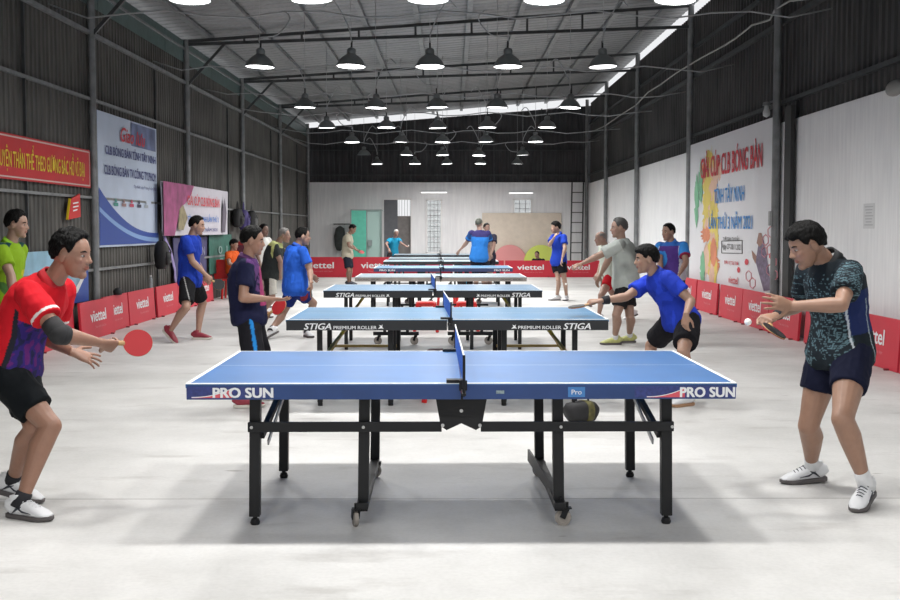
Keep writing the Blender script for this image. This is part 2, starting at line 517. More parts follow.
# ---- green glass cabinet / partition
M_gg = mat('green frosted glass', (.15, .62, .47), .25, var=.08, alpha=.93)
M_gl = mat('pale frosted glass', (.42, .60, .56), .25, alpha=.9)
t = empty('glass_partition', (0, 0, 0), label='teal green frosted glass booth against the rear wall beside the dark doorway', cat='partition')
Yg = YB - 1.0
a0, a1, z0, z1 = back_rect(351, 210, 367, 262, Yg); 
c0, c1, _, _ = back_rect(367, 210, 381.5, 262, Yg)
b = MB(); b.box(((a0 + a1) / 2, Yg, z1 / 2), (a1 - a0, .02, z1 - .02)); b.build('glass_door', M_gg, t)
b = MB(); b.box(((c0 + c1) / 2, Yg + .05, z1 / 2), (c1 - c0, .02, z1)); b.build('glass_panel', M_gl, t)
b = MB()
for x in (a0, a1, c1):
    for y in (Yg, YB - .02): b.bar((x, y, 0), (x, y, z1), .035, .035)
for y in (Yg, YB - .02): b.bar((a0, y, z1), (c1, y, z1), .035, .035)
for x in (a0, c1): b.bar((x, Yg, z1), (x, YB - .02, z1), .035, .035)
b.build('frame', mat('aluminium', (.35, .42, .42), .4, .6), t)
b = MB(); p = at(370, 243, Yg - .06); b.box((p.x, Yg - .04, p.z), (.14, .06, .2)); b.build('lock_box', mat('lock', (.25, .3, .3), .5), t)
# coat rack with coat
t = empty('coat_hanger_rail', at(342, 224, YB - .05), label='thin wall rail with hooks on the rear wall left of the green booth', cat='coat rail')
b = MB(); b.bar((-.3, 0, 0), (.45, 0, 0), .03, .03); b.build('rail', M_steel_dk, t)
for x in (-.25, -.1, .1, .3):
    b = MB(); b.tube([(x, 0, 0), (x, -.05, -.03), (x, -.07, 0)], .008, 6); b.build('hook', M_steel_dk, t)
p = at(340, 226, YB - .18)
b = MB(); b.loft([(p + V((0, 0, .0)), .03, .03), (p + V((0, 0, -.08)), .15, .07), (p + V((-.01, 0, -.35)), .2, .09), (p + V((-.02, 0, -.7)), .17, .08), (p + V((-.06, 0, -.86)), .07, .05)], V((1, 0, 0)), 14)
b.build('hanging_coat', mat('dark coat', (.07, .08, .08), .8, var=.2, bump=.5, bscale=15), smooth=True, label='dark grey coat hanging from the wall rail beside the green booth', cat='coat')
# unlit tubes on rear wall, a glow added to their material
for (x0_, x1_, y_), lb in (((421, 447, 192.5), 'white tube light fixed high on the rear wall above the tall grille window'), ((472, 533, 193), 'long white tube light fixed high on the rear wall above the small window')):
    p0 = at(x0_, y_, YB - .06); p1 = at(x1_ if x1_ < 500 else 533, y_, YB - .06)
    if x1_ > 500: p0 = at(509, y_, YB - .06)
    t = empty('tube_light', (p0 + p1) / 2, label=lb, cat='light'); hw = (p1 - p0).length / 2
    b = MB(); b.box((0, .03, 0), (hw * 2, .05, .06)); b.build('housing', M_white, t)
    b = MB(); b.tube([(-hw, -.02, 0), (hw, -.02, 0)], .018, 10); b.build('tube', mat('unlit tube with added glow', (1, 1, 1), .4, emit=1.2 if hw > .4 else .6), t)
# ladder
t = empty('ladder', at(576, 258, YB - .4), label='tall grey metal ladder leaning on the rear wall near the right corner', cat='ladder')
b0 = t.location.copy(); t.location = (b0.x, YB - .6, 0)
hw = .2; top = 3.15
for sx in (-1, 1):
    b = MB(); b.bar((sx * hw - .02, 0, 0), (sx * hw + .08, .5, top), .05, .04); b.build('rail', M_steel_dk, t)
for i in range(1, 9):
    f_ = i / 9; b = MB(); b.bar((-hw - .02 + .1 * f_, .5 * f_, top * f_), (hw - .02 + .1 * f_, .5 * f_, top * f_), .03, .03); b.build('rung', M_steel_dk, t)

# ------------------------------------------------------------------ pendant lamps
M_shade = mat('lamp shade', (.20, .215, .215), .4, .3)
M_lampin = mat('lamp diffuser', (1, 1, 1), .4, emit=9)
M_lampdim = mat('dim lamp diffuser', (1, 1, 1), .4, emit=2.2)
M_wire = mat('pale cable', (.35, .36, .37), .5)
M_wired = mat('black cable', (.02, .02, .02), .6)
LH = 3.625
LAMPW = 36.5
def make_lamp(me=None, r=.19, dim=False):
    t = empty('pendant_lamp')
    b = MB(); b.lathe([(r + .006, 0), (r, .012), (r * .90, .05), (r * .72, .10), (r * .50, .135), (r * .34, .155), (r * .3, .165), (.0, .165)], n=32, cap=False)
    b.lathe([(r - .004, 0), (r - .008, .012), (r * .74, .07), (r * .46, .12), (.0, .14)], n=32, cap=False)
    b.build('lamp_shade', M_shade, t, smooth='auto')
    b = MB(); b.lathe([(0, .155), (.05, .155), (.058, .17), (.058, .215), (.045, .235), (.02, .245), (0, .245)], n=16)
    b.build('socket', M_shade, t, smooth='auto')
    b = MB(); b.lathe([(0, .006), (r - .012, .006), (r - .012, .014), (0, .014)], n=32)
    b.build('diffuser', M_lampdim if dim else M_lampin, t)
    li = bpy.data.lights.new('lamp_light', 'AREA'); li.shape = 'DISK'; li.size = .3; li.energy = LAMPW * (.35 if dim else 1); li.color = (1.0, .985, .96)
    li.spread = R(165)
    lo = bpy.data.objects.new('lamp_light', li); COL.objects.link(lo); lo.parent = t; lo.location = (0, 0, -.004)
    b = MB(); b.tube([(0, 0, .24), (0, 0, .33)], .012, 8); b.build('hook', M_wired, t)
    return t
rows = [
    (1.0, [190, 312, 428, 544, 675]),
    (67.0, [260, 351, 430, 508, 603]),
    (108.0, [305, 376, 437, 497, 570]),
    (128.0, [326.8, 386.4, 437.8, 487.4, 547]),
    (142.2, [352, 401, 442.6, 485.9, 535.5]),
    (155.5, [364, 406.7, 442.6, 478.8, 522.8]),
    (164.0, [377, 415, 447, 480.5, 517.3])]
rowY = [FPX * (LH - 1.525) / (229 - y) for y, _ in rows]
LX = []
proto = make_lamp(); proto_dim = make_lamp(dim=True)
ords = ['leftmost', 'second from left', 'middle', 'fourth from left', 'rightmost']
rown = ['nearest row, cut by the photo top', 'second row from the front', 'third row from the front', 'fourth row from the front', 'fifth row from the front', 'sixth row from the front', 'last row, closest to the rear wall']
dims = {(3, 4): 0, (6, 4): 1, (1, 4): 1, (0, 0): 0, (5, 0): 1, (6, 0): 1, (5, 4): 1}
used = set()
rear = {}
lampobjs = []
for ri, (py, xs) in enumerate([(None, None), (None, None)] + rows):
    for ci in range(5):
        if py is None:
            Y = (2.0, 6.35)[ri]; X = (-2.3, -1.2, -.1, .95, 2.1)[ci]; pos = V((X, Y, LH + .02 * (ci % 2)))
            lab = '%s pendant lamp of the row %s' % (ords[ci], ('out of view nearest the camera', 'just above the photo, over the nearest table')[ri]); dm = False
        else:
            pos = at(xs[ci], py + random.uniform(-.3, .3), rowY[ri - 2]); dm = dims.get((ri - 2, ci), 0)
            lab = '%s pendant lamp, %s in the %s' % ('dim' if dm else 'bright', ords[ci], rown[ri - 2])
        src = proto_dim if dm else proto
        key = 'd' if dm else 'b'
        o = src if key not in used else copy_tree(src)
        used.add(key)
        o.location = pos; o.rotation_euler = (random.uniform(-.05, .05), random.uniform(-.05, .05), random.uniform(0, 6))
        tag(o, label=lab, cat='lamp', group='pendant lamps hanging under the roof')
        if ri >= 5:
            for ch in o.children:
                if ch.type == 'LIGHT':
                    if dm not in rear: rear[dm] = ch.data.copy(); rear[dm].energy *= 1.5
                    ch.data = rear[dm]
        lampobjs.append((ri, ci, pos))
# supply cables: one straight cable per row plus a hanging loop to each lamp
CN = 0
for ri in range(0, 9):
    ps = [p for r_, c_, p in lampobjs if r_ == ri]
    Y = ps[0].y + .14
    zc = 4.32
    pts = [V((XL(Y) + .1, Y, zc + .1))]
    for k in range(1, 20):
        x = XL(Y) + .1 + (XR - XL(Y) - .2) * k / 20
        pts.append(V((x, Y, zc + .05 * math.sin(k * 1.7 + ri) - .03)))
    pts.append(V((XR - .05, Y, zc + .05)))
    b = MB(); b.tube(pts, .010 if ri < 6 else .012, 6)
    b.build('supply_cable', M_wire, smooth=True, label='pale electric cable strung across the hall above the %s of lamps' % (['row over the camera', 'row over the nearest table'] + ['nearest row in view', 'second row', 'third row', 'fourth row', 'fifth row', 'sixth row', 'last row'])[ri], cat='cable', group='cables strung across the hall')
    # suspension wires (from roof purlin) and loops
    for ci, p in enumerate(ps):
        b = MB()
        side = 1 if (ci + ri) % 2 else -1
        Yc = p.y + .05
        q = [p + V((0, 0, .31)), p + V((0, 0.01, .38)), V((p.x + side * .05, p.y + .05, p.z + .55)), V((p.x + side * .22, Yc, zc + .12)), V((p.x + side * .34, Yc, zc + .04))]
        if (ci + ri) % 3 == 0: q = q[:2] + [V((p.x + side * .22, p.y + .05, p.z + .42)), V((p.x + side * .38, Yc, p.z + .62)), V((p.x + side * .3, Yc, zc))]
        # smooth
        qq = []
        for i in range(len(q) - 1):
            for s_ in range(4):
                t_ = s_ / 4; p0 = q[max(0, i - 1)]; p1 = q[i]; p2 = q[i + 1]; p3 = q[min(len(q) - 1, i + 2)]
                qq.append(.5 * ((2 * p1) + (p2 - p0) * t_ + (2 * p0 - 5 * p1 + 4 * p2 - p3) * t_ * t_ + (3 * p1 - p0 - 3 * p2 + p3) * t_ ** 3))
        qq.append(q[-1])
        b.tube(qq, .008 if ri < 6 else .01, 6)
        zr_ = roofz(p.x, p.y)
        b.tube([p + V((0, 0, .31)), V((p.x, p.y, zr_))], .004, 5)
        ob = b.build('hanging_wire', M_wire, smooth=True)
        # belongs to its lamp
        lamp = [o for o in COL.objects if o.name.startswith('pendant_lamp') and (o.location - p).length < 1e-4][0]
        ob.parent = lamp
        bpy.context.view_layer.update()
        ob.matrix_parent_inverse = lamp.matrix_world.inverted()
# ------------------------------------------------------------------ sky / daylight
w = bpy.data.worlds.new('world'); SC.world = w; w.use_nodes = True
bg = w.node_tree.nodes['Background']; bg.inputs['Color'].default_value = (.97, .98, 1, 1); bg.inputs['Strength'].default_value = .9
# ------------------------------------------------------------------ table tennis tables
M_line = mat('white table line', (.85, .87, .88), .45)
M_top = {
    'blue': mat('blue table surface', (.016, .125, .36), .36, var=.16, vscale=2.2, spec=.55),
    'sky': mat('sky blue table surface', (.03, .165, .33), .36, var=.16, vscale=2.5, spec=.5),
    'pale': mat('faded grey blue table surface', (.17, .26, .33), .4, var=.15, vscale=3, spec=.5)}
M_apr = {
    'blue': mat('blue apron', (.016, .05, .18), .45, var=.1), 'black': mat('black apron', (.014, .016, .02), .4),
    'grey': mat('grey wooden edge', (.36, .34, .31), .7, var=.15), 'navy': mat('navy apron', (.03, .05, .13), .45)}
M_leg = mat('black powder coat', (.010, .0105, .012), .45, spec=.3, var=.2, vscale=5)
M_gold = mat('gold brown rail', (.45, .30, .08), .45, var=.15)
M_rub = mat('grey rubber', (.08, .08, .08), .7)
M_whl = mat('caster wheel', (.33, .3, .27), .5, var=.3)
M_net = bpy.data.materials.new('net mesh')
def netmat(name, col, a0=.78):
    m = bpy.data.materials.new(name); m.use_nodes = True
    nt = m.node_tree; N = nt.nodes.new; L = nt.links.new; b_ = nt.nodes['Principled BSDF']
    b_.inputs['Base Color'].default_value = (*col, 1); b_.inputs['Roughness'].default_value = .7
    return m
M_netb = netmat('blue net', (.06, .16, .55)); M_netk = netmat('black net', (.015, .015, .02))
M_letter = mat('white lettering', (.80, .82, .84), .5)
M_redl = mat('red print', (.62, .04, .06), .5)
M_bluel = mat('blue print', (.03, .16, .52), .5)
HL, HW, HT_ = 1.37, .7625, .76

def net(parent, m_net, m_post, z=HT_, turn=0.0):
    n = MB()
    # real mesh net: knotted cords
    y0, y1 = -HW - .14, HW + .14
    h = .1525
    n_c = int((y1 - y0) / .019)
    for i in range(n_c + 1):
        y = y0 + (y1 - y0) * i / n_c
        n.box((0, y, z + h / 2 + .004), (.0016, .0032, h - .012))
    for j in range(8):
        zz = z + .008 + (h - .02) * j / 7
        n.box((0, 0, zz), (.0016, y1 - y0, .0032))
    nb = n.build('net', m_net, parent, rotz=turn)
    t = MB(); t.box((0, 0, z + h - .004), (.006, y1 - y0, .014)); t.build('net_tape', M_line, nb)
    for sy in (-1, 1):
        p = MB(); yy = sy * (HW + .145)
        p.tube([(0, yy, z - .045), (0, yy, z + h + .004)], .007, 10)
        p.box((0, sy * (HW + .07), z - .035), (.02, .17, .012)); p.box((-.04, sy * (HW - .03), z + .009), (.085, .06, .016))
        p.box((0, sy * (HW + .005), z - .01), (.04, .012, .05))
        p.tube([(0, sy * (HW - .01), z - .075), (0, sy * (HW - .01), z - .03)], .008, 8)
        p.build('net_post', m_post, parent, smooth='auto', rotz=turn)

def caster(parent, x, y, r=.032, z0=None, turn=0.0):
    b = MB(); c = V((x, y, r)); ax = V((math.cos(turn), math.sin(turn), 0))
    b.lathe([(0, -.012), (r * .55, -.012), (r * .6, -.014), (r, -.010), (r, .010), (r * .6, .014), (r * .55, .012), (0, .012)], c, 20, axis=ax)
    w_ = b.build('caster', M_whl, parent, smooth='auto')
    f = MB(); d = ax.cross(V((0, 0, 1)))
    for s_ in (-1, 1):
        f.bar(c + ax * s_ * .018, c + ax * s_ * .018 + d * .02 + V((0, 0, r + .008)), .004, .03)
    f.box(c + d * .02 + V((0, 0, r + .010)), (.045, .045, .006)); f.tube([c + d * .02 + V((0, 0, r)), c + d * .02 + V((0, 0, r + .04))], .009, 8)
    f.build('caster_fork', M_leg, w_)

def tabletop(t, mtop, mapr, thick=.022, apron=.06, ap_in=.0):
    for sx in (-1, 1):
        b = MB(); cx = sx * HL / 2; g = .002
        b.box((sx * (HL / 2 + g / 2), 0, HT_ - thick / 2), (HL - g, 2 * HW, thick), 0)
        zl = HT_ + .0006
        def strip(x0, x1, y0, y1): b.add([(x0, y0, zl), (x1, y0, zl), (x1, y1, zl), (x0, y1, zl)], [(0, 1, 2, 3)], 1)
        xo = sx * HL; xi = sx * g
        strip(min(xo, xi), max(xo, xi), -HW, -HW + .02); strip(min(xo, xi), max(xo, xi), HW - .02, HW)
        strip(min(xo, xo - sx * .02), max(xo, xo - sx * .02), -HW + .02, HW - .02)
        strip(min(xo, xi), max(xo, xi), -.0025, .0025)
        # painted white upper edge
        b.box((sx * (HL / 2 + g / 2), -HW - .0005, HT_ - .0015), (HL - g, .001, .003), 1)
        top = b.build('table_top', [mtop, M_line], t)
        a = MB(); ya = HW - .008
        for sy in (-1, 1): a.box((sx * HL / 2, sy * ya, HT_ - .008 - apron / 2), (HL - .01, .02, apron))
        a.box((sx * (HL - .012), 0, HT_ - .008 - apron / 2), (.02, 2 * ya, apron)); a.box((sx * .03, 0, HT_ - thick - .025), (.03, 2 * ya, .045))
        a.build('apron', mapr, top, bevel=.002)

def logo_face(t, s, x0, x1, z, h, yoff=-HW - .0195 + .0, m=None, shear=0.0, bold=.01, **k):
    return text(s, x1 - x0, h, m or M_letter, t, ((x0 + x1) / 2, yoff, z), (1, 0, 0), (0, 0, 1), shear=shear, bold=bold, **k)

def place_table(px, s, rot=-(437 - 444) / FPX):
    Yn = FPX / s
    p = at(px, 300, Yn); p.z = 0
    d = V((-math.sin(rot), math.cos(rot), 0))
    return p + d * HW, rot

# --- near table
loc, rz = place_table(462, 202.6, .0061)
T1 = empty('table_tennis_table', loc, rz, label='nearest blue table tennis table with blue apron, white lettering and black legs', cat='table tennis table')
tabletop(T1, M_top['blue'], M_apr['blue'], thick=.022, apron=.072)
net(T1, M_netb, M_leg, turn=.0075)
AF = -HW - .002 - .0005            # front face of the apron
AF = -(HW - .008) - .0105
zc = HT_ - .008 - .036
# printed ends
M_sticker = mat('dark blue sticker', (.03, .045, .2), .4, var=.3, vscale=60); M_sticker2 = mat('sky sticker', (.05, .2, .5), .4)
for sx in (-1, 1):
    st = MB()
    x0, x1 = (-1.365, -.97) if sx < 0 else (.86, 1.365)
    st.box(((x0 + x1) / 2, AF - .0005, zc), (x1 - x0, .001, .056))
    so = st.build('sticker', M_sticker, T1)
    xs0 = -1.34 if sx < 0 else .92
    sw = MB(); n_ = 12; up_ = []; lo_ = []
    for i in range(n_ + 1):
        f_ = i / n_; xx = xs0 + f_ * .2 * (1 if sx < 0 else .95)
        up_.append((xx, zc - .026 + .044 * f_ ** 2.2)); lo_.append((xx, zc - .027))
    for i in range(n_): sw.add([(lo_[i][0], AF - .0018, lo_[i][1]), (lo_[i + 1][0], AF - .0018, lo_[i + 1][1]), (up_[i + 1][0], AF - .0018, up_[i + 1][1]), (up_[i][0], AF - .0018, up_[i][1])], [(0, 1, 2, 3)])
    for i in range(n_): sw.add([(up_[i][0], AF - .002, up_[i][1]), (up_[i + 1][0], AF - .002, up_[i + 1][1]), (up_[i + 1][0], AF - .002, up_[i + 1][1] + .004), (up_[i][0], AF - .002, up_[i][1] + .004)], [(0, 1, 2, 3)], 1)
    sw.build('swoosh', [mat('swoosh red', (.65, .09, .12), .5), M_letter], so)
text('PRO SUN', .295, .048, M_letter, T1, (-1.085, AF - .003, zc - .001), (1, 0, 0), (0, 0, 1), bold=.07)
text('PRO SUN', .27, .048, M_letter, T1, (1.222, AF - .003, zc - .001), (1, 0, 0), (0, 0, 1), bold=.07)
st = MB(); st.box((.50 + .07, AF - .0006, zc), (.085, .001, .05)); so = st.build('badge', M_sticker2, T1)
text('Pro', .05, .024, M_letter, T1, (.57, AF - .002, zc), (1, 0, 0), (0, 0, 1), bold=.01)
for x_, w_ in ((.19, .04),):
    st = MB(); st.box((x_, AF - .0006, zc), (w_, .001, .016)); st.build('badge', mat('worn label', (.25, .33, .35), .5, var=.4, vscale=80), T1)
def t1legs(t):
    for sx in (-1, 1):
        # outer pair of legs, brace between
        for sy, yy in ((-1, -.56), (1, .56)):
            b = MB(); b.bar((sx * 1.055, yy, HT_ - .03), (sx * 1.065, yy, .045), .055, .055); lg = b.build('leg', M_leg, t, bevel=.003)
            b = MB(); b.lathe([(.0, 0), (.022, 0), (.026, .012), (.02, .03), (.012, .034), (.012, .055), (0, .055)], (sx * 1.065, yy, 0), 16); b.build('rubber_foot', M_leg, lg, smooth='auto')
            b = MB(); b.bar((sx * .495, yy, HT_ - .03), (sx * .505, yy, .11), .055, .055); b.build('leg', M_leg, t, bevel=.003)
        b = MB(); b.bar((sx * 1.01, .56, HT_ - .075), (sx * 1.03, -.55, .46), .03, .03); b.build('brace', M_leg, t)
        b = MB(); b.bar((sx * .99, .50, HT_ - .06), (sx * 1.0, -.52, .42), .008, .03); b.build('brace', mat('zinc brace', (.35, .35, .36), .4, .6), t)
        # wheel beam
        b = MB(); b.bar((sx * .505, -.62, .10), (sx * .505, .62, .10), .05, .04); b.box((sx * .505, -.6, .115), (.06, .1, .03)); b.build('wheel_beam', M_leg, t, bevel=.003)
        if sx > 0: b = MB(); b.bar((.515, -.60, .115), (.43, .45, .16), .012, .07); b.build('wheel_plate', M_leg, t)
        caster(t, sx * .505 - (.04 if sx < 0 else -.02), -.60, .042, turn=.3 if sx < 0 else 1.3)
        caster(t, sx * .505, .58, .042, turn=.9)
        # long rails
    for yy in (-.60, .56):
        for sx in (-1, 1):
            b = MB(); b.bar((sx * 1.09, yy, .515), (sx * .10, yy, .515), .025, .05) if yy < 0 else b.bar((sx * 1.05, yy + .04, .55), (sx * .5, yy + .04, .55), .02, .04)
            b.build('rail', M_leg, t, bevel=.002)
        if yy > 0: continue
        # folding hinge plate (fan shape)
        pts = [(-.115, HT_ - .07), (-.13, HT_ - .10), (-.105, .52), (-.075, .50), (0, .535), (.075, .50), (.105, .52), (.13, HT_ - .10), (.115, HT_ - .07)]
        b = MB(); n_ = len(pts)
        b.add([(x, yy - .02, z) for x, z in pts] + [(x, yy - .008, z) for x, z in pts], [tuple(range(n_)), tuple(range(2 * n_ - 1, n_ - 1, -1))] + [(i, (i + 1) % n_, (i + 1) % n_ + n_, i + n_) for i in range(n_)])
        b.build('hinge_plate', M_leg, t)
        for x_, z_ in ((-.095, .525), (.095, .525), (0, .60)):
            b = MB(); b.lathe([(0, 0), (.009, 0), (.009, .006), (0, .006)], (x_, yy - .026, z_), 10, axis=(0, 1, 0)); b.build('bolt', mat('zinc', (.5, .5, .5), .35, .8), t)
    for x_ in (-1.07, 1.08, -.5, .51):
        b = MB(); b.lathe([(0, 0), (.008, 0), (.008, .005), (0, .005)], (x_, -.62, .515), 10, axis=(0, 1, 0)); b.build('bolt', mat('zinc', (.5, .5, .5), .35, .8), t)
t1legs(T1)

# --- roller tables with black aprons
def roller_table(px, s, rz_, label, kind):
    loc, _ = place_table(px, s, rz_)
    t = empty('table_tennis_table', loc, rz_, label=label, cat='table tennis table', group='table tennis tables in line behind the nearest one')
    top, apr, ap = {'black': ('sky', 'black', .085), 'grey': ('pale', 'grey', .06), 'blue': ('sky', 'navy', .065), 'dark': ('pale', 'black', .07)}[kind]
    tabletop(t, M_top[top], M_apr[apr], apron=ap)
    net(t, M_netb if kind == 'black' else M_netk, M_leg, turn=.032 if kind == 'black' else 0)
    zc = HT_ - .008 - ap / 2
    AFr = -(HW - .008) - .0105
    if kind == 'black':
        hh = .052
        for sgn in (-1, 1):
            xs = (-1.215, -.985) if sgn < 0 else (.985, 1.215)
            text('STIGA', xs[1] - xs[0], hh, M_letter, t, ((xs[0] + xs[1]) / 2, AFr - .002, zc - .008), (1, 0, 0), (0, 0, 1), shear=.25, bold=.035)
            xs = (-.965, -.60) if sgn < 0 else (.60, .965)
            text('PREMIUM ROLLER', xs[1] - xs[0], .028, M_letter, t, ((xs[0] + xs[1]) / 2, AFr - .002, zc - .018), (1, 0, 0), (0, 0, 1), bold=.02)
            x_ = -.57 if sgn < 0 else .56
            poly([(-.02, -.015), (.0, .005), (-.01, .02), (.012, .012), (.02, .024), (.016, .0), (.03, -.012), (.008, -.01)], (x_, AFr, zc - .015), (1, 0, 0), (0, 0, 1), .002, M_letter, t, 'emblem')
    if kind == 'blue':
        text('PRO SUN', .3, .035, M_letter, t, (-1.1, AFr - .002, zc - .003), (1, 0, 0), (0, 0, 1), bold=.03)
        text('PRO SUN', .3, .035, M_letter, t, (1.15, AFr - .002, zc - .003), (1, 0, 0), (0, 0, 1), bold=.03)
    if kind == 'grey':
        for x_ in (-1.13, 1.13): text('- DONIC SPORT -', .42, .026, mat('dark print', (.08, .08, .08), .6), t, (x_, AFr - .002, zc), (1, 0, 0), (0, 0, 1), bold=.01)
    for sx in (-1, 1):
        for xx, yy in ((1.10, -.60), (1.13, .60), (.49, -.60), (.47, .60)):
            b = MB(); b.bar((sx * xx, yy, HT_ - .03), (sx * xx, yy, .03), .045, .045); lg = b.build('leg', M_leg, t, bevel=.003)
            b = MB(); b.lathe([(0, 0), (.022, 0), (.022, .03), (0, .035)], (sx * xx, yy, 0), 12); b.build('rubber_foot', M_leg, lg)
        b = MB(); b.bar((sx * 1.12, .57, .40), (sx * .48, .57, .40), .04, .025); b.build('rail', M_gold if kind == 'black' else M_leg, t)
        b = MB(); b.bar((sx * 1.13, -.3, .34), (sx * .93, .5, .62), .03, .02); b.build('brace', M_gold if kind == 'black' else M_leg, t)
        if kind == 'black':
            b = MB(); b.bar((sx * .94, .3, .62), (sx * 1.12, .1, .33), .025, .02); b.build('brace', mat('yellow brace', (.42, .33, .03), .45), t)
        # trolley with two casters
        b = MB(); b.box((sx * .49, .0, .27), (.60, .06, .03)); b.box((sx * .49, .0, .15), (.60, .08, .045)); 
        for q in (-.15, .15): b.bar((sx * .49 + q, 0, .15), (sx * .49 + q, 0, .27), .035, .04)
        b.bar((sx * .49, 0, .27), (sx * .49, 0, HT_ - .03), .06, .05)
        b.build('trolley', M_leg, t, bevel=.003)
        for q in (-.24, .24): caster(t, sx * .49 + q, .0, .055, turn=1.2)
    return t
roller_table(447.5, 118.3, .0038, 'second table from the front, sky blue top, black apron lettered STIGA', 'black')
roller_table(433, 80.1, .0061, 'third table from the front, sky blue top and black apron, red stools beyond it', 'black')
roller_table(440.8, 62.9, .0061, 'faded pale grey table with grey wooden edge, fourth from the front', 'grey')
roller_table(443.3, 50.9, .0061, 'fifth table from the front with pale blue top and navy apron', 'blue')
roller_table(441.1, 42.2, .0061, 'sixth table from the front with thick dark apron behind the navy one', 'dark')
roller_table(441.2, 38.4, .0061, 'seventh table from the front, only its edge showing as a dark line', 'dark')
roller_table(440.1, 33.6, .0061, 'farthest table, thin dark line nearest the elderly man in turquoise', 'dark')
# ------------------------------------------------------------------ people
def remesh(b, voxel, smooth=3, name='m'):
    me = b.mesh(name)
    o = bpy.data.objects.new('tmp', me); COL.objects.link(o)
    m = o.modifiers.new('r', 'REMESH'); m.mode = 'VOXEL'; m.voxel_size = voxel; m.adaptivity = 0
    s = o.modifiers.new('s', 'SMOOTH'); s.factor = .5; s.iterations = smooth
    dg = bpy.context.evaluated_depsgraph_get(); dg.update()
    r = bpy.data.meshes.new_from_object(o.evaluated_get(dg))
    bpy.data.objects.remove(o); bpy.data.meshes.remove(me)
    r.shade_smooth(); r.name = name
    return r
def coords(me):
    co = np.empty(len(me.vertices) * 3, dtype=np.float32); me.vertices.foreach_get('co', co); return co.reshape(-1, 3)
def setcol(me, C):
    a = me.color_attributes.new('Col', 'FLOAT_COLOR', 'POINT')
    C4 = np.ones((len(C), 4), dtype=np.float32); C4[:, :3] = C
    a.data.foreach_set('color', C4.reshape(-1))
def wrinkle(me, amp, sc, stretch=(1, 1, 1), seed=0, mask=None):
    co = coords(me)
    n = np.empty(len(me.vertices) * 3, dtype=np.float32); me.vertices.foreach_get('normal', n); n = n.reshape(-1, 3)
    h = np.array([noise.noise(V((p[0] * sc * stretch[0] + seed, p[1] * sc * stretch[1], p[2] * sc * stretch[2]))) for p in co.tolist()], dtype=np.float32)
    h = (1 - np.abs(h) * 2) * .5
    if mask is not None: h *= mask
    co = co + n * (h * amp)[:, None]
    me.vertices.foreach_set('co', co.reshape(-1)); me.update()
def put(me, name, m, parent, label=None):
    me.name = name
    me.materials.clear(); me.materials.append(m)
    o = bpy.data.objects.new(name, me); COL.objects.link(o); o.parent = parent
    if label: o['label'] = label
    return o
M_skin = mat('skin', (.4, .2, .13), .48, vcol=True, var=.06, vscale=30, bump=.06, bscale=160)
M_skin.node_tree.nodes['Principled BSDF'].inputs['Subsurface Weight'].default_value = .08
M_skin.node_tree.nodes['Principled BSDF'].inputs['Subsurface Radius'].default_value = (.02, .008, .004)
M_cloth = mat('cloth', (.4, .2, .13), .8, spec=.15, vcol=True, var=.07, vscale=12, bump=.25, bscale=22)
M_hair = mat('black hair', (.004, .0038, .0038), .55, spec=.12, bump=.9, bscale=90, stretch=(1, 1, .35))
M_hairg = mat('grey hair', (.19, .18, .17), .5, bump=.8, bscale=90, stretch=(1, 1, .35))
M_hairs = mat('grey streaked hair', (.045, .043, .042), .5, bump=.8, bscale=90, stretch=(1, 1, .35))
M_eye = mat('eye white', (.34, .30, .28), .4); M_iris = mat('iris', (.02, .012, .01), .25)
M_shoew = mat('white shoe', (.72, .73, .75), .45, var=.06); M_shoer = mat('red shoe', (.28, .03, .05), .5, var=.2, vscale=30)
M_shoek = mat('black shoe', (.03, .035, .05), .5, var=.2); M_shoey = mat('pale yellow green shoe', (.5, .52, .2), .5, var=.2, vscale=25)
M_solew = mat('pale sole', (.6, .58, .52), .6); M_soled = mat('dark sole', (.10, .09, .09), .6); M_soleg = mat('gum sole', (.38, .22, .12), .6)
M_sockw = mat('white sock', (.72, .73, .74), .85, bump=.4, bscale=80); M_sockk = mat('black sock', (.015, .015, .02), .85)
M_redrub = mat('red racket rubber', (.42, .014, .02), .55); M_blkrub = mat('black racket rubber', (.015, .015, .018), .5)
M_wood = mat('racket wood', (.45, .27, .12), .5, var=.15, vscale=20)
M_ball = mat('ball', (.88, .87, .84), .4)

def fvec(yaw, pitch=0):
    y = R(yaw); p = R(pitch)
    return V((math.cos(y) * math.cos(p), math.sin(y) * math.cos(p), -math.sin(p)))
def raysphere(px, py, c, L, sgn):
    d = ray(px, py).normalized(); oc = EYE - c
    bq = oc.dot(d); cq = oc.length_squared - L * L; D = bq * bq - cq
    if D < 0:
        q = EYE - d * bq            # closest point on the ray
        return c + (q - c).normalized() * L, math.sqrt(-D) 
    return EYE + d * (-bq + sgn * math.sqrt(D)), 0.0
def circle_joint(a, c, La, Lc, px, py, pref=None):
    d = c - a; D = d.length
    if D > (La + Lc) * .999:
        f_ = La / (La + Lc); return a + d * f_, D / (La + Lc)
    n = d / D; x = (La * La - Lc * Lc + D * D) / (2 * D); h = math.sqrt(max(0, La * La - x * x))
    u = n.orthogonal().normalized(); w = n.cross(u); best = None
    for i in range(96):
        an = 2 * PI * i / 96; p = a + n * x + (u * math.cos(an) + w * math.sin(an)) * h
        q = proj(p); e = math.hypot(q[0] - px, q[1] - py)
        if pref is not None: e -= (p - a).dot(pref) * 12
        if best is None or e < best[0]: best = (e, p)
    return best[1], D / (La + Lc)

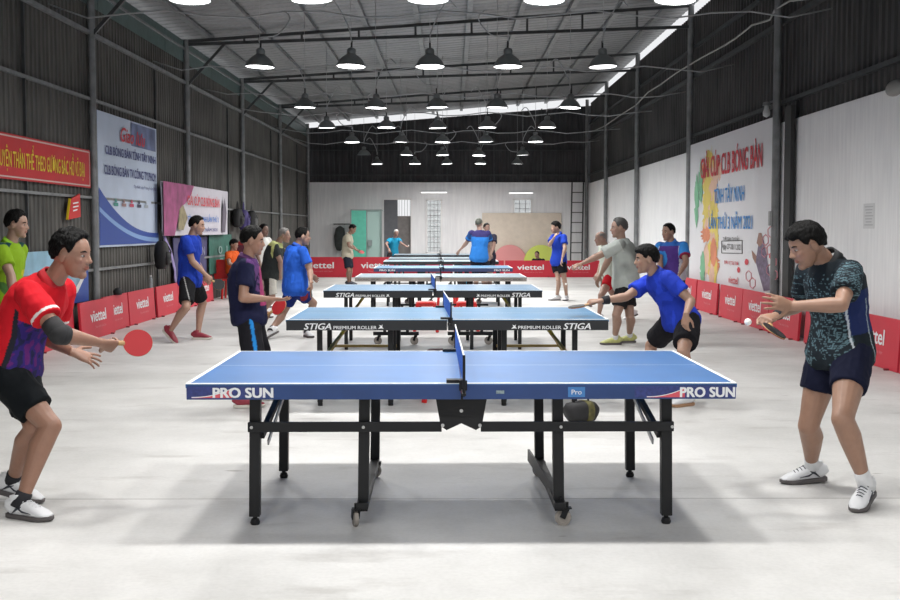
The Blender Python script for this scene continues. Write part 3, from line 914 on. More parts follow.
def hand(b, W, d, n, k, mode='relax', flip=1):
    """W wrist, d finger direction, n palm normal, flip: +1 thumb on side s=d x n, -1 opposite. returns palm centre, side"""
    d = d.normalized(); n = (n - d * n.dot(d)).normalized(); s = d.cross(n) * flip
    k = k * 1.03
    b.loft([(W - d * .015, .026 * k, .021 * k), (W + d * .02 * k, .030 * k, .017 * k), (W + d * .055 * k, .040 * k, .016 * k), (W + d * .085 * k, .041 * k, .013 * k), (W + d * .095 * k, .036 * k, .009 * k)], s, 14)
    curl = {'relax': (18, 30, 18), 'open': (4, 10, 6), 'grip': (55, 80, 45), 'spread': (-4, 8, 8), 'soft': (30, 45, 25)}[mode]
    spread = {'spread': .22, 'open': .10}.get(mode, .05)
    for i, (off, ln) in enumerate(((.031, .070), (.011, .079), (-.010, .073), (-.029, .057))):
        p = W + d * (.088 - abs(off) * .15) * k + s * off * k
        dd = (d + s * (off / .031) * spread).normalized()
        an = 0; r = .0092 * k * (1 if i < 3 else .88)
        extra = (0, 4, 8, 14)[i] if mode != 'grip' else 0
        for j, (fl, cl) in enumerate(zip((.46, .30, .24), curl)):
            an += R(cl + extra * (.5 if j else 1))
            ax = dd * math.cos(an) + n * math.sin(an)
            q = p + ax * ln * fl * k
            b.capsule(p, q, r, r * .9, n=8); p = q; r *= .9
    # thumb
    p = W + d * .022 * k + s * .024 * k
    if mode == 'grip':
        seg = [(d * .55 + s * .75 + n * .35, .042), (d * .8 + s * .1 + n * .65, .032), (d * .7 - s * .5 + n * .5, .026)]
    elif mode in ('open', 'spread'):
        seg = [(d * .6 + s * .85 + n * .1, .042), (d * .8 + s * .6 + n * .1, .032), (d * .9 + s * .4, .026)]
    else:
        seg = [(d * .7 + s * .7 + n * .35, .042), (d * .9 + s * .3 + n * .35, .032), (d * .95 + s * .05 + n * .3, .026)]
    r = .0125 * k
    for v_, l_ in seg:
        q = p + v_.normalized() * l_ * k; b.capsule(p, q, r, r * .88, n=8); p = q; r *= .88
    return W + d * .065 * k + n * .022 * k, s

def racket(C, Hd, nrm, k, label, redside=True, r=.077):
    """blade centre C, handle towards Hd (point in the palm), blade normal nrm"""
    a = (Hd - C).normalized(); nrm = (nrm - a * nrm.dot(a)).normalized(); lat = a.cross(nrm)
    t = empty('table_tennis_racket', C, label=label, cat='racket', group='rackets in play')
    def outline(rr):
        P_ = []
        for i in range(40):
            an = 2 * PI * i / 40
            P_.append((rr * 1.02 * math.cos(an), rr * .97 * math.sin(an)))
        return P_
    def slab(rr, h0, h1, name, m):
        b = MB(); o_ = outline(rr)
        b.rings([[a * x + lat * y + nrm * h for x, y in o_] for h in (h0, h1)])
        return b.build(name, m, t, smooth='auto')
    slab(r, -.003, .003, 'blade', M_wood)
    slab(r - .001, .003, .0065, 'rubber', M_redrub if redside else M_blkrub)
    slab(r - .001, -.0065, -.003, 'rubber', M_blkrub if redside else M_redrub)
    b = MB()
    b.loft([(a * (r * .80), .026, .0042), (a * (r * 1.02), .015, .011), (a * (r + .03), .0135, .012), (a * (r + .095), .016, .012), (a * (r + .10), .010, .008)], lat, 12)
    b.build('handle', M_wood, t, smooth='auto')
    return t

def head(b, H, F, U, Lf, k, full=True, jaw=1.0):
    def P_(f, l, u): return H + (F * f + Lf * l + U * u) * k
    e = lambda f, l, u, r: b.ell(P_(f, l, u), tuple(x * k for x in r), F, Lf, U, n=18, m=12)
    e(0, 0, .022, (.097, .076, .094))                     # skull
    e(.032, 0, -.028, (.064, .062 * jaw, .080))           # face mass
    e(.036, 0, -.072, (.048, .050 * jaw, .042))           # jaw
    e(.068, 0, -.096, (.024, .024, .021))                 # chin
    b.capsule(P_(.076, -.026, .026), P_(.076, .026, .026), .016 * k, .016 * k)   # brow
    for s_ in (-1, 1):
        e(.060, s_ * .040, -.022, (.024, .020, .020))     # cheekbone
        e(.052, s_ * .030, -.058, (.028, .022, .026))     # cheek
        # ears
        e(-.008, s_ * .077, -.012, (.017, .008, .030))
        e(-.002, s_ * .080, -.004, (.019, .006, .019))
    # nose
    b.loft([(P_(.084, 0, .018), .008 * k, .010 * k), (P_(.095, 0, -.004), .009 * k, .010 * k), (P_(.106, 0, -.024), .013 * k, .011 * k), (P_(.098, 0, -.034), .013 * k, .008 * k)], Lf, 12)
    e(.106, 0, -.025, (.012, .012, .010))
    for s_ in (-1, 1): e(.094, s_ * .013, -.029, (.012, .008, .008))
    # mouth
    b.capsule(P_(.082, -.018, -.056), P_(.082, .018, -.056), .010 * k, .010 * k, n=10)
    b.capsule(P_(.093, -.010, -.053), P_(.093, .010, -.053), .0062 * k, .0062 * k, n=8)
    b.capsule(P_(.091, -.010, -.064), P_(.091, .010, -.064), .0068 * k, .0068 * k, n=8)
    return P_

def hair_mesh(H, F, U, Lf, k, th=.14, messy=.03, style='short', seed=0, n=72, m=48):
    rx = (.097, .076, .094); cen = V((0, 0, .022))
    az_k = [0, 30, 48, 62, 74, 88, 102, 116, 150, 180]
    el_k = {'short': [40, 38, 28, 2, -10, 12, -2, -26, -34, -36],
            'fringe': [22, 22, 18, -2, -12, 10, -4, -30, -38, -40],
            'high': [50, 47, 38, 10, -6, 14, 0, -24, -32, -34],
            'ring': [92, 92, 92, 30, 6, 16, 4, -22, -30, -32]}[style]
    b = MB(); R_ = []
    for i in range(m + 1):
        el = -90 + 180 * i / m; ring = []
        for j in range(n):
            az = 360 * j / n
            ce = max(math.cos(R(el)), 1e-3)
            dx = V((ce * math.cos(R(az)), ce * math.sin(R(az)), math.sin(R(el))))
            a_ = az if az <= 180 else 360 - az
            hl = np.interp(a_, az_k, el_k) + 5 * noise.noise(V((az * .09 + seed, 1.3, seed)))
            if style == 'ring': topc = max(0, 1 - max(0, el - 42) / 10); 
            else: topc = 1
            msk = min(1, max(0, (el - hl) / 7)) * topc
            msk = msk * msk * (3 - 2 * msk)
            re = 1 / math.sqrt((dx.x / rx[0]) ** 2 + (dx.y / rx[1]) ** 2 + (dx.z / rx[2]) ** 2)
            t_ = th * (.45 + .55 * min(1, max(0, (el + 20) / 80)))
            if style == 'fringe' and a_ < 60: t_ += .07 * max(0, 1 - abs(el - 35) / 40)
            nz_ = noise.noise(dx * 5 + V((seed, 0, 0))) * messy + noise.noise(V((math.cos(R(az)) * 14, math.sin(R(az)) * 14, dx.z * 1.5 + seed))) * messy * .9
            r_ = re * (.93 * (1 - msk) + (1 + t_ + nz_) * msk)
            q = cen + dx * r_
            ring.append(H + (F * q.x + Lf * q.y + U * q.z) * k)
        R_.append(ring)
    b.rings(R_)
    me = b.mesh('hair'); me.shade_smooth(); return me

def lerp(a, b_, t): return a + (b_ - a) * t
def build_person(s):
    k = s.get('k', 1.0); bld = s.get('build', 1.0); near = s.get('near', False)
    vox = s.get('vox', .005 if near else .0075)
    name = 'person'
    # --- skeleton
    pel = at(*s['pelvis'])
    cy, hy = s['cy'], s.get('hy', s['cy'])
    nk, miss = raysphere(s['neck'][0], s['neck'][1], pel, .50 * k, s.get('nsgn', 1))
    if 'nY' in s:
        nk = at(s['neck'][0], s['neck'][1], pel.y + s['nY']); nk = pel + (nk - pel).normalized() * min(max((nk - pel).length, .46 * k), .56 * k)
    hd0 = at(s['head'][0], s['head'][1], nk.y + s.get('hY', 0)); hl = (hd0 - nk).length
    H = nk + (hd0 - nk).normalized() * min(max(hl, .165 * k), .20 * k)
    up = (nk - pel).normalized()
    latc = fvec(cy + 90); latc = (latc - up * latc.dot(up)).normalized()
    if s.get('roll'): latc = (Matrix.Rotation(R(s['roll']), 3, up.cross(latc)) @ latc)
    lath = fvec(hy + 90)
    fc = up.cross(latc) * -1
    if fc.dot(fvec(cy)) < 0: fc = -fc
    fh = fvec(hy)
    sw = .172 * k
    J = {}
    for sd, q in (('L', 1), ('R', -1)):
        J[sd + 'sh'] = nk - up * .045 * k + latc * q * sw + fc * s.get('shf', 0) * k
        if sd + 'sho' in s: J[sd + 'sh'] = J[sd + 'sh'] + V(s[sd + 'sho'])
        J[sd + 'hip'] = pel + lath * q * .088 * k - V((0, 0, .02 * k))
        e = s[sd + 'el']; w_ = s[sd + 'wr']
        J[sd + 'el'], m1 = raysphere(e[0], e[1], J[sd + 'sh'], .285 * k, e[2])
        J[sd + 'wr'], m2 = raysphere(w_[0], w_[1], J[sd + 'el'], .245 * k, w_[2])
        a = s[sd + 'an']
        ankz = a[2] if len(a) > 2 else .085
        J[sd + 'an'] = gnd(a[0], a[1], ankz) if len(a) < 4 else at(a[0], a[1], a[3])
        if len(a) >= 4: J[sd + 'an'].z = ankz
        elif abs(J[sd + 'an'].y - pel.y) > .42 * k:
            yy = pel.y + math.copysign(.42 * k if pel.y < 12 else .12, J[sd + 'an'].y - pel.y); J[sd + 'an'] = at(a[0], a[1], yy); J[sd + 'an'].z = ankz
        kn = s[sd + 'kn']
        J[sd + 'kn'], st = circle_joint(J[sd + 'hip'], J[sd + 'an'], .41 * k, .41 * k, kn[0], kn[1], fh + lath * q * .7)
        if st > 1.02 or m1 > .03 or m2 > .03: print('REACH', s['label'][:30], sd, 'leg %.2f' % st, 'arm %.2f %.2f' % (m1, m2))
    root = V((pel.x, pel.y, 0))
    T = empty(name, root, label=s['label'], cat='person')
    for key in J: J[key] = J[key] - root
    pel = pel - root; nk = nk - root; H = H - root
    # spine curve
    hunch = s.get('hunch', .02)
    mid = (pel + nk) / 2 - fc * hunch * 2 * k
    def spine(t):
        if t < 0: return pel + (V((0, 0, -1)) * .6 - up * .4).normalized() * (-t) * .5 * k
        if t > 1: return nk + up * (t - 1) * .5 * k
        return pel * (1 - t) ** 2 + mid * 2 * t * (1 - t) + nk * t * t
    def lat_at(t): t = min(1, max(0, t)); return (lath * (1 - t) + latc * t).normalized()
    def depth_dir(t): 
        d = lat_at(t).cross(up); return d if d.dot(fc) > 0 else -d
    belly = s.get('belly', 0)
    TS = [(-.20, .10, .085), (-.10, .150, .11), (0, .160, .115), (.18, .145, .108 + belly * .6), (.42, .138, .102 + belly), (.64, .155, .112 + belly * .4), (.80, .168, .108), (.90, .150, .095), (.97, .10, .075), (1.04, .062, .06)]
    def torso(b, infl=0.0, t0=-.3, t1=2, fl=0.0, top_in=None):
        secs = []; lats = []
        ts = [x for x in TS if t0 <= x[0] <= t1]
        if t0 > TS[0][0] and (not ts or ts[0][0] > t0 + .02):
            wv = np.interp(t0, [x[0] for x in TS], [x[1] for x in TS]); dv = np.interp(t0, [x[0] for x in TS], [x[2] for x in TS]); ts = [(t0, wv, dv)] + ts
        for t, wv, dv in ts:
            f_ = fl * max(0, (.45 - t)) 
            secs.append((spine(t) + depth_dir(t) * (belly * .5 if .1 < t < .6 else 0), (wv * bld + infl + f_) * k, (dv * bld + infl + f_) * k)); lats.append(lat_at(t))
        b.loft(secs, lats, 24, power=.92)
    # --- body
    b = MB(); torso(b)
    b.tube([nk - up * .05 * k, nk + (H - nk) * .35, H - (H - nk) * .1], [.062 * k, .054 * k, .052 * k], 14)
    fy = s.get('fy', cy); F = fvec(fy, s.get('fp', 5)); U = V((0, 0, 1)) - F * F.z
    U.normalize()
    if s.get('ftilt'): U = Matrix.Rotation(R(s['ftilt']), 3, F) @ U
    Lf = U.cross(F)
    kh = k * s.get('hk', 1.03)
    head(b, H, F, U, Lf, kh, jaw=s.get('jaw', 1.0))
    A = s.get('arm', 1.0) * bld ** .5
    palms = {}
    for sd, q in (('L', 1), ('R', -1)):
        sh, el, wr, hip, kn, an = (J[sd + x] for x in ('sh', 'el', 'wr', 'hip', 'kn', 'an'))
        b.ell(sh, (.062 * k,) * 3); b.capsule(spine(.86) + lat_at(1) * q * .06 * k, sh, .075 * k, .058 * k)
        b.tube([sh, lerp(sh, el, .35), lerp(sh, el, .8), el], [.056 * k * A, .052 * k * A, .042 * k * A, .041 * k * A], 14); b.ell(el, (.041 * k * A,) * 3)
        d = (wr - el).normalized()
        ud = (el - sh).normalized()
        tip = s.get(sd + 'tip')
        hdv = d
        if tip is not None:
            tp, _ = raysphere(tip[0], tip[1], wr + root, .17 * k, tip[2]); hdv = ((tp - root) - wr).normalized(); 
            if hdv.dot(d) < .3: hdv = (hdv + d * (.45 - hdv.dot(d))).normalized()
        pn = V(s.get(sd + 'pn', (0, 0, -1)))
        if abs(pn.normalized().dot(hdv)) > .95: pn = pn + V((.5, .5, 0))
        latw = hdv.cross(pn).normalized()
        b.loft([(el, .041 * k * A, .041 * k * A), (lerp(el, wr, .22), .044 * k * A, .042 * k * A), (lerp(el, wr, .6), .034 * k * A, .031 * k * A), (lerp(el, wr, .9), .027 * k, .021 * k), (wr, .026 * k, .020 * k)], latw, 14)
        mode = s.get(sd + 'hand', 'relax')
        # thumb side: for palm normal n and finger dir d, right hand thumb = n x d * ...
        flip = 1 if sd == 'L' else -1
        flip = s.get(sd + 'flip', flip)
        palms[sd] = hand(b, wr, hdv, pn, k, mode, flip)
        # leg
        Lg = s.get('leg', 1.0)
        b.tube([hip + V((0, 0, .03)) * k, lerp(hip, kn, .15), lerp(hip, kn, .5), lerp(hip, kn, .88), kn], [.080 * k * Lg, .088 * k * Lg, .076 * k * Lg, .057 * k * Lg, .055 * k * Lg], 16)
        b.ell(kn, (.055 * k * Lg,) * 3); b.ell(kn + (fh * .012 + V((0, 0, 0))) * k, (.045 * k,) * 3)
        sdv = (an - kn).normalized(); back = (fvec(s.get(sd + 'fy', hy)) * -1); back = (back - sdv * back.dot(sdv)).normalized()
        b.loft([(kn, .054 * k * Lg, .054 * k * Lg), (lerp(kn, an, .28) + back * .014 * k, .056 * k * Lg, .060 * k * Lg), (lerp(kn, an, .55) + back * .008 * k, .046 * k * Lg, .048 * k * Lg), (lerp(kn, an, .85), .034 * k, .036 * k), (an, .035 * k, .038 * k)], back.cross(sdv), 16)
        ff = fvec(s.get(sd + 'fy', hy), s.get(sd + 'fpt', 0))
        b.capsule(an - V((0, 0, .02 * k)), an + ff * .08 * k - V((0, 0, .045 * k)), .028 * k, .016 * k)
    me = remesh(b, vox, 3, 'body')
    co = coords(me); sk = np.array(s.get('skin', (.42, .215, .135)), dtype=np.float32) * np.array([.78, .86, .92], dtype=np.float32)
    Cc = np.tile(sk, (len(co), 1))
    rel = co - np.array(H); lf = rel @ np.array(F) / kh; ll = rel @ np.array(Lf) / kh; lu = rel @ np.array(U) / kh
    lip = (lf > .086) & (np.abs(ll) < .024) & (lu < -.048) & (lu > -.071)
    Cc[lip] = sk * np.array([.85, .55, .55])
    cheek = np.exp(-(((lf - .07) / .03) ** 2 + ((np.abs(ll) - .045) / .02) ** 2 + ((lu + .03) / .025) ** 2))[:, None] * .12
    Cc = Cc * (1 + cheek * np.array([.6, -.4, -.3]))
    if 'skinfn' in s: Cc = s['skinfn'](co, Cc, J)
    setcol(me, Cc); put(me, 'body', M_skin, T)
    # eyes and brows
    if s['pelvis'][2] < 21:
        for q in (-1, 1):
            e = MB(); c = H + (F * .0745 + Lf * q * .031 + U * .002) * kh
            e.ell(c, tuple(x * kh for x in (.0125, .0135, .0062)), F, Lf, U, n=14, m=8); eo = e.build('eye', M_eye, T, smooth=True)
            e = MB(); e.ell(c + F * .0092 * kh + U * -.0005 * kh, tuple(x * kh for x in (.0046, .0068, .0056)), F, Lf, U, n=10, m=6); e.build('iris', M_iris, eo, smooth=True)
            e = MB(); c = H + (F * .088 + Lf * q * .032 + U * .0215) * kh
            e.loft([(c - Lf * q * .017 * kh + F * .003 * kh, .0028 * kh, .003 * kh), (c + U * .004 * kh, .0045 * kh, .005 * kh), (c + Lf * q * .020 * kh - F * .012 * kh - U * .001 * kh, .002 * kh, .003 * kh)], U, 8)
            e.build('eyebrow', s.get('hairm', M_hair), T, smooth=True)
    # hair
    if s.get('hair'):
        hm = hair_mesh(H, F, U, Lf, kh, s.get('hth', .14), s.get('messy', .04), s['hair'], seed=s.get('seed', 1) * 3.7, n=96 if near else 60, m=64 if near else 40)
        put(hm, 'hair', s.get('hairm', M_hair), T)
    # --- shirt
    hem = s.get('hem', -.16)
    b = MB(); torso(b, .017, hem, 1.05, s.get('flare', .035))
    sl = s.get('sleeve', .62)
    for sd, q in (('L', 1), ('R', -1)):
        sh, el = J[sd + 'sh'], J[sd + 'el']
        b.ell(sh, (.067 * k * A,) * 3); b.capsule(spine(.83) + lat_at(1) * q * .05 * k, sh, .084 * k, .066 * k)
        e_ = lerp(sh, el, sl)
        b.tube([sh, lerp(sh, el, sl * .5), e_], [.067 * k * A, .069 * k * A, .071 * k * A], 16)
    b.tube([nk - up * .05 * k, nk + (H - nk) * .12], [.090 * k, .068 * k], 16)
    me = remesh(b, vox * 1.15, 3, 'shirt')
    sd_ = s.get('seed', 1)
    wrinkle(me, .016 * k, 7, (1, 1, .55), sd_); wrinkle(me, .007 * k, 17, (1, 1, .8), sd_ + 5)
    co = coords(me)
    pa = np.array(pel); ua = np.array(up)
    t_ = ((co - pa) @ ua) / (nk - pel).length
    la = np.array(latc); fa = np.array(fc)
    la2 = (co - pa) @ la / k; fa2 = (co - pa) @ fa / k
    reg = np.zeros(len(co), dtype=int); st = np.zeros(len(co), dtype=np.float32)
    for sd, q in (('L', 1), ('R', 2)):
        a0 = np.array(J[sd + 'sh']); a1 = np.array(J[sd + 'el']); dv = a1 - a0; Lq = np.linalg.norm(dv); dv = dv / Lq
        tt = (co - a0) @ dv / Lq; dist = np.linalg.norm((co - a0) - np.outer(np.clip(tt, 0, 1) * Lq, dv), axis=1)
        tor = np.abs(la2) > .13 if False else True
        m_ = (dist < .10 * k) & (tt > -.05) & ((np.abs(la2) > .150) | (tt > .5))
        reg[m_] = q; st = np.where(m_, tt / sl, st)
    base = np.array(s['shirt'], dtype=np.float32)
    Cc = np.tile(base, (len(co), 1)).astype(np.float32)
    if 'shirtfn' in s: Cc = s['shirtfn'](Cc, t_, la2, fa2, reg, st, co)
    setcol(me, Cc); shirt = put(me, 'shirt', M_cloth, T)
    if s.get('collar') is not None:
        b = MB(); c_ = nk + (H - nk) * .10; ax = (H - nk).normalized() * .6 + up * .4; ax.normalize()
        f_ = fc - ax * fc.dot(ax); f_.normalize(); l_ = ax.cross(f_)
        R_ = []; n_ = 30
        for (r_, h_) in ((.064, .03), (.088, -.012), (.094, -.014), (.070, .040), (.064, .03)):
            ring = []
            for j in range(n_):
                an = R(22) + (2 * PI - R(44)) * j / (n_ - 1)
                dd = (1 + math.cos(an)) / 2
                ring.append(c_ + f_ * (math.cos(an) * r_ * k) + l_ * (math.sin(an) * r_ * k * .95) + ax * ((h_ + .0) * k - .035 * dd ** 2 * k + .012 * (1 - dd) * k))
            R_.append(ring)
        vs_ = [p for r_ in R_ for p in r_]; fs_ = []
        for i in range(4):
            for j in range(n_ - 1): fs_.append((i * n_ + j, i * n_ + j + 1, (i + 1) * n_ + j + 1, (i + 1) * n_ + j))
        b.add(vs_, fs_); o_ = b.build('collar', mat('collar %d' % int(sum(s['collar']) * 1000), s['collar'], .8), shirt, smooth=True)
    # --- shorts / trousers
    b = MB(); torso(b, .008, -.20, .16, 0)
    fr = s.get('shl', .72)
    for sd in 'LR':
        hip, kn, an = J[sd + 'hip'], J[sd + 'kn'], J[sd + 'an']
        e_ = lerp(hip, kn, min(fr, 1.0)); w_ = s.get('shw', 1.0)
        if fr <= 1:
            b.tube([hip + V((0, 0, .05)), lerp(hip, kn, .2), lerp(hip, kn, fr * .6), e_], [.095 * k, .103 * k, .098 * k * w_, .094 * k * w_], 18)
        else:
            b.tube([hip + V((0, 0, .05)), lerp(hip, kn, .2), lerp(hip, kn, .6), kn], [.095 * k, .103 * k, .088 * k, .075 * k], 18)
            b.ell(kn, (.075 * k,) * 3)
            b.tube([kn, lerp(kn, an, .5), lerp(kn, an, min(.97, fr - 1))], [.074 * k, .072 * k, .066 * k], 18)
    me = remesh(b, vox * 1.15, 3, 'shorts')
    wrinkle(me, .012 * k, 8, (1, 1, .7), sd_ + 9); wrinkle(me, .005 * k, 20, (1, 1, 1), sd_ + 3)
    co = coords(me); Cc = np.tile(np.array(s['shorts'], dtype=np.float32), (len(co), 1))
    if 'shortsfn' in s: Cc = s['shortsfn'](Cc, co, J, k)
    setcol(me, Cc); put(me, 'shorts' if fr <= 1 else 'trousers', M_cloth, T)
    # --- shoes
    if s.get('shoes', True):
        ms, msl = s.get('shoem', (M_shoew, M_soled))
        for sd in 'LR':
            an = J[sd + 'an']; pt = s.get(sd + 'fpt', 0)
            f_ = fvec(s.get(sd + 'fy', hy), pt); u_ = (V((0, 0, 1)) - f_ * f_.z).normalized(); l_ = u_.cross(f_)
            o_ = an - u_ * .085 * k
            def S(x, h): return o_ + (f_ * x + u_ * h) * k
            b = MB()
            prof = [(-.080, .022, .035, .07), (-.070, .031, .030, .10), (-.04, .036, .028, .11), (0, .037, .026, .10), (.05, .039, .025, .090), (.10, .046, .022, .072), (.14, .046, .022, .058), (.17, .038, .022, .045), (.190, .022, .024, .038)]
            secs = []
            for x, w_, zl_, zh in prof: secs.append((S(x, (zh + .015) / 2), w_ * k, (zh - .015) / 2 * k))
            b.loft(secs, l_, 18, power=.8)
            b.loft([(S(-.012, .06), .036 * k, .052 * k), (S(-.014, .10), .037 * k, .050 * k), (S(-.018, .125), .040 * k, .046 * k)], l_, 16)
            so = put(remesh(b, .004 if near else .007, 2, 'shoe'), 'shoe', ms, T)
            b = MB(); R_ = []
            outl = [(-.088, .0), (-.082, .024), (-.06, .035), (0, .037), (.05, .041), (.10, .049), (.145, .049), (.18, .036), (.198, .014), (.2, 0)]
            full = [(x, w_) for x, w_ in outl] + [(x, -w_) for x, w_ in outl[::-1][1:-1]]
            for h, e_ in ((0, .96), (.006, 1), (.024, 1), (.026, .97)):
                R_.append([S(x * e_ + .002 * (1 - e_), h + (.008 if x > .15 else 0) * (1 if h < .01 else .6)) + l_ * w_ * e_ * k for x, w_ in full])
            b.rings(R_); b.build('sole', msl, so, smooth='auto')
            if near:
                b = MB()
                for i in range(5):
                    x = .035 + i * .019; zz = .103 - i * .0080
                    b.tube([S(x, zz - .012) + l_ * .026 * k, S(x + .004, zz + .002) + l_ * .010 * k, S(x - .004, zz + .002) - l_ * .010 * k, S(x, zz - .012) - l_ * .026 * k], .0026, 6)
                b.build('laces', s.get('lacem', M_shoew), so, smooth=True)
                if s.get('stripe') is not None:
                    b = MB()
                    for q in (-1, 1):
                        b.tube([S(-.03, .03) + l_ * q * .036 * k, S(.0, .055) + l_ * q * .039 * k, S(.045, .075) + l_ * q * .031 * k], [.002, .007, .002], 8)
                        b.tube([S(-.02, .075) + l_ * q * .034 * k, S(.04, .045) + l_ * q * .040 * k, S(.10, .04) + l_ * q * .045 * k], [.002, .005, .002], 8)
                    b.build('side_stripe', s['stripe'], so, smooth=True)
            if s.get('sock'):
                kn = J[sd + 'kn']; b = MB(); d_ = (kn - an).normalized(); sl_ = s.get('sockl', .08)
                b.tube([an - d_ * .03 * k, an + d_ * .02, an + d_ * sl_ * k, an + d_ * (sl_ + .004) * k], [.044 * k, .042 * k, .041 * k, .037 * k], 16); b.build('sock', s['sock'], T, smooth=True)
    s['J'] = J; s['root'] = root; s['T'] = T; s['palm'] = palms; s['H'] = H; s['frame'] = (F, U, Lf); s['fc'] = fc; s['nk'] = nk; s['k_'] = k
    return s

def give_racket(p, sd, px, py, sgn, nrm, label, redside=True):
    pc, s_ = p['palm'][sd]; pc = pc + p['root']
    C, _ = raysphere(px, py, pc, .150, sgn)
    return racket(C, pc, V(nrm), 1, label, redside)
K = lambda *c: np.array(c, dtype=np.float32)
def shirt_red(C, t, la, fa, reg, st, co):
    C = C.copy()
    side = (reg == 0) & (t < .62) & (fa > .086 - .114 * t)
    C[side] = K(.035, .02, .16)
    nz_ = np.array([noise.noise(V((p[0] * 22, p[1] * 22, p[2] * 22))) for p in co.tolist()])
    C[side & (nz_ > .12)] = K(.11, .02, .15)
    C[side & (nz_ < -.25)] = K(.02, .02, .07)
    blk = (reg == 0) & (t > -.3) & (t < .80) & (np.abs(fa - .073 + .114 * t) < .013) & (np.abs(la) > .08); C[blk] = K(.02, .02, .03)
    C[(reg > 0) & (st > .86) & (st < .95)] = K(.75, .68, .68)
    return C
p_red = build_person(dict(label='man in red and purple polo crouching left of the nearest table, red racket raised', k=1.03, near=True, build=1.04,
    pelvis=(10, 366, 6.30), neck=(50, 285), nsgn=-1, nY=-.05, head=(73, 251), hY=-.02, cy=-12, hy=-5, fy=-8, fp=6, hunch=.035,
    Rel=(59, 334, -1), Rwr=(101, 343, 1), Rtip=(126, 350, 1), Rhand='grip', Rpn=(0, 1, .2), Rflip=-1,
    Lel=(48, 338, 1), Lwr=(72, 352, -1), Ltip=(95, 358, 1), Lhand='spread', Lpn=(0, .8, -1),
    Rkn=(50, 430), Ran=(21, 502, .085), Rfy=-22, Lkn=(36, 432), Lan=(12, 480, .13), Lfy=-5, Lfpt=14,
    hair='short', hth=.22, messy=.08, seed=2, hk=1.05, skin=(.40, .195, .125), shirt=(.58, .012, .022), shirtfn=shirt_red, collar=(.55, .015, .025),
    shorts=(.006, .008, .010), shl=.70, stripe=M_shoek, sock=M_sockk, sockl=.05, shoem=(M_shoew, M_soled), leg=1.02))
# elbow band
J = p_red['J']; b = MB(); e0, e1 = J['Rel'], J['Rwr']; s0 = J['Rsh']
b.tube([lerp(s0, e0, .72), lerp(s0, e0, .95), lerp(e0, e1, .10), lerp(e0, e1, .2)], [.052, .056, .057, .050], 18); b.ell(e0, (.0565,) * 3)
b.build('elbow_support', mat('elbow support', (.02, .02, .022), .85), p_red['T'], smooth=True, label='black elbow support sleeve')
give_racket(p_red, 'R', 139, 343, 1, (-.15, -1, .25), 'red faced racket held out by the man in the red polo')

def shirt_pat(C, t, la, fa, reg, st, co):
    C = C.copy()
    m_ = ((reg == 0) & ((fa > .035) | (la < -.02)) & (t < .93)) | (reg > 0)
    # small dash pattern: teal dashes in rows
    u = np.floor((la + fa * .6 + (reg > 0) * st * .3) / .011).astype(int); v = np.floor(t * .5 / .0115).astype(int)
    h = (np.abs(np.sin(u * 12.9898 + v * 78.233) * 43758.5453)) % 1
    big = np.array([noise.noise(V((p[0] * 7, p[1] * 7, p[2] * 9))) for p in co.tolist()])
    on = m_ & (h > .58 - big * .7) & ((((la + fa * .6) / .011) % 1) > .25) & (((t * .5 / .0115) % 1) > .3)
    C[on] = K(.10, .17, .20)
    side = (reg == 0) & (la > .03) & (fa < .05) & (t > .22) & (t < .70)
    C[side] = K(.018, .03, .11)
    C[(reg == 0) & (np.abs(fa - .045 - (.3 - t) * .02) < .0045) & (la > 0) & (t < .62)] = K(.5, .55, .6)
    C[(reg == 0) & (np.abs(fa + .075) < .004) & (la > 0) & (t < .6)] = K(.3, .36, .4)
    return C
p_pat = build_person(dict(label='man in dark teal patterned polo and navy shorts right of the nearest table, eyes down', k=1.04, near=True, build=1.0,
    pelvis=(840, 352, 6.48), neck=(829, 264), nY=-.02, head=(808, 245), hY=-.06, cy=-158, hy=-150, fy=-178, fp=22, hunch=.03, shf=.01, hk=1.0,
    Lel=(841, 305, -1), Lwr=(790, 306, -1), Ltip=(763, 299, -1), Lhand='spread', Lpn=(0, 1, -.35),
    Rel=(800, 305, 1), Rwr=(775, 316, -1), Rtip=(760, 322, -1), Rhand='grip', Rpn=(0, .5, -1),
    Lkn=(843, 420), Lan=(866, 485, .12), Lfy=-128, Lfpt=12, Rkn=(812, 414), Ran=(812, 467, .095), Rfy=-170, Rfpt=3,
    hair='fringe', hth=.21, messy=.05, seed=5, skin=(.43, .225, .145), shirt=(.014, .020, .026), shirtfn=shirt_pat, collar=(.015, .017, .02), hem=-.17, arm=.95,
    shorts=(.008, .010, .028), shl=.50, sock=M_sockw, sockl=.085, shoem=(M_shoew, M_soled), stripe=M_shoek, lacem=M_shoek, leg=1.06))
J = p_pat['J']; b = MB(); e0, e1 = J['Rel'], J['Rwr']
b.tube([lerp(e0, e1, .84), lerp(e0, e1, .95)], [.033, .030], 16); b.build('wristband', mat('wristband', (.015, .015, .02), .8), p_pat['T'], smooth=True)
give_racket(p_pat, 'R', 774, 331, -1, (.41, -.59, .64), 'dark racket pointing down in the hand of the man in teal polo', redside=False)
def ball(px, py, Y, label):
    b = MB(); b.ell((0, 0, 0), (.02, .02, .02), n=20, m=12)
    b.build('table_tennis_ball', M_ball, smooth=True, loc=at(px, py, Y), label=label, cat='ball', group='balls in play')
ball(748, 322, 6.3, 'white ball in the air left of the teal polo player')

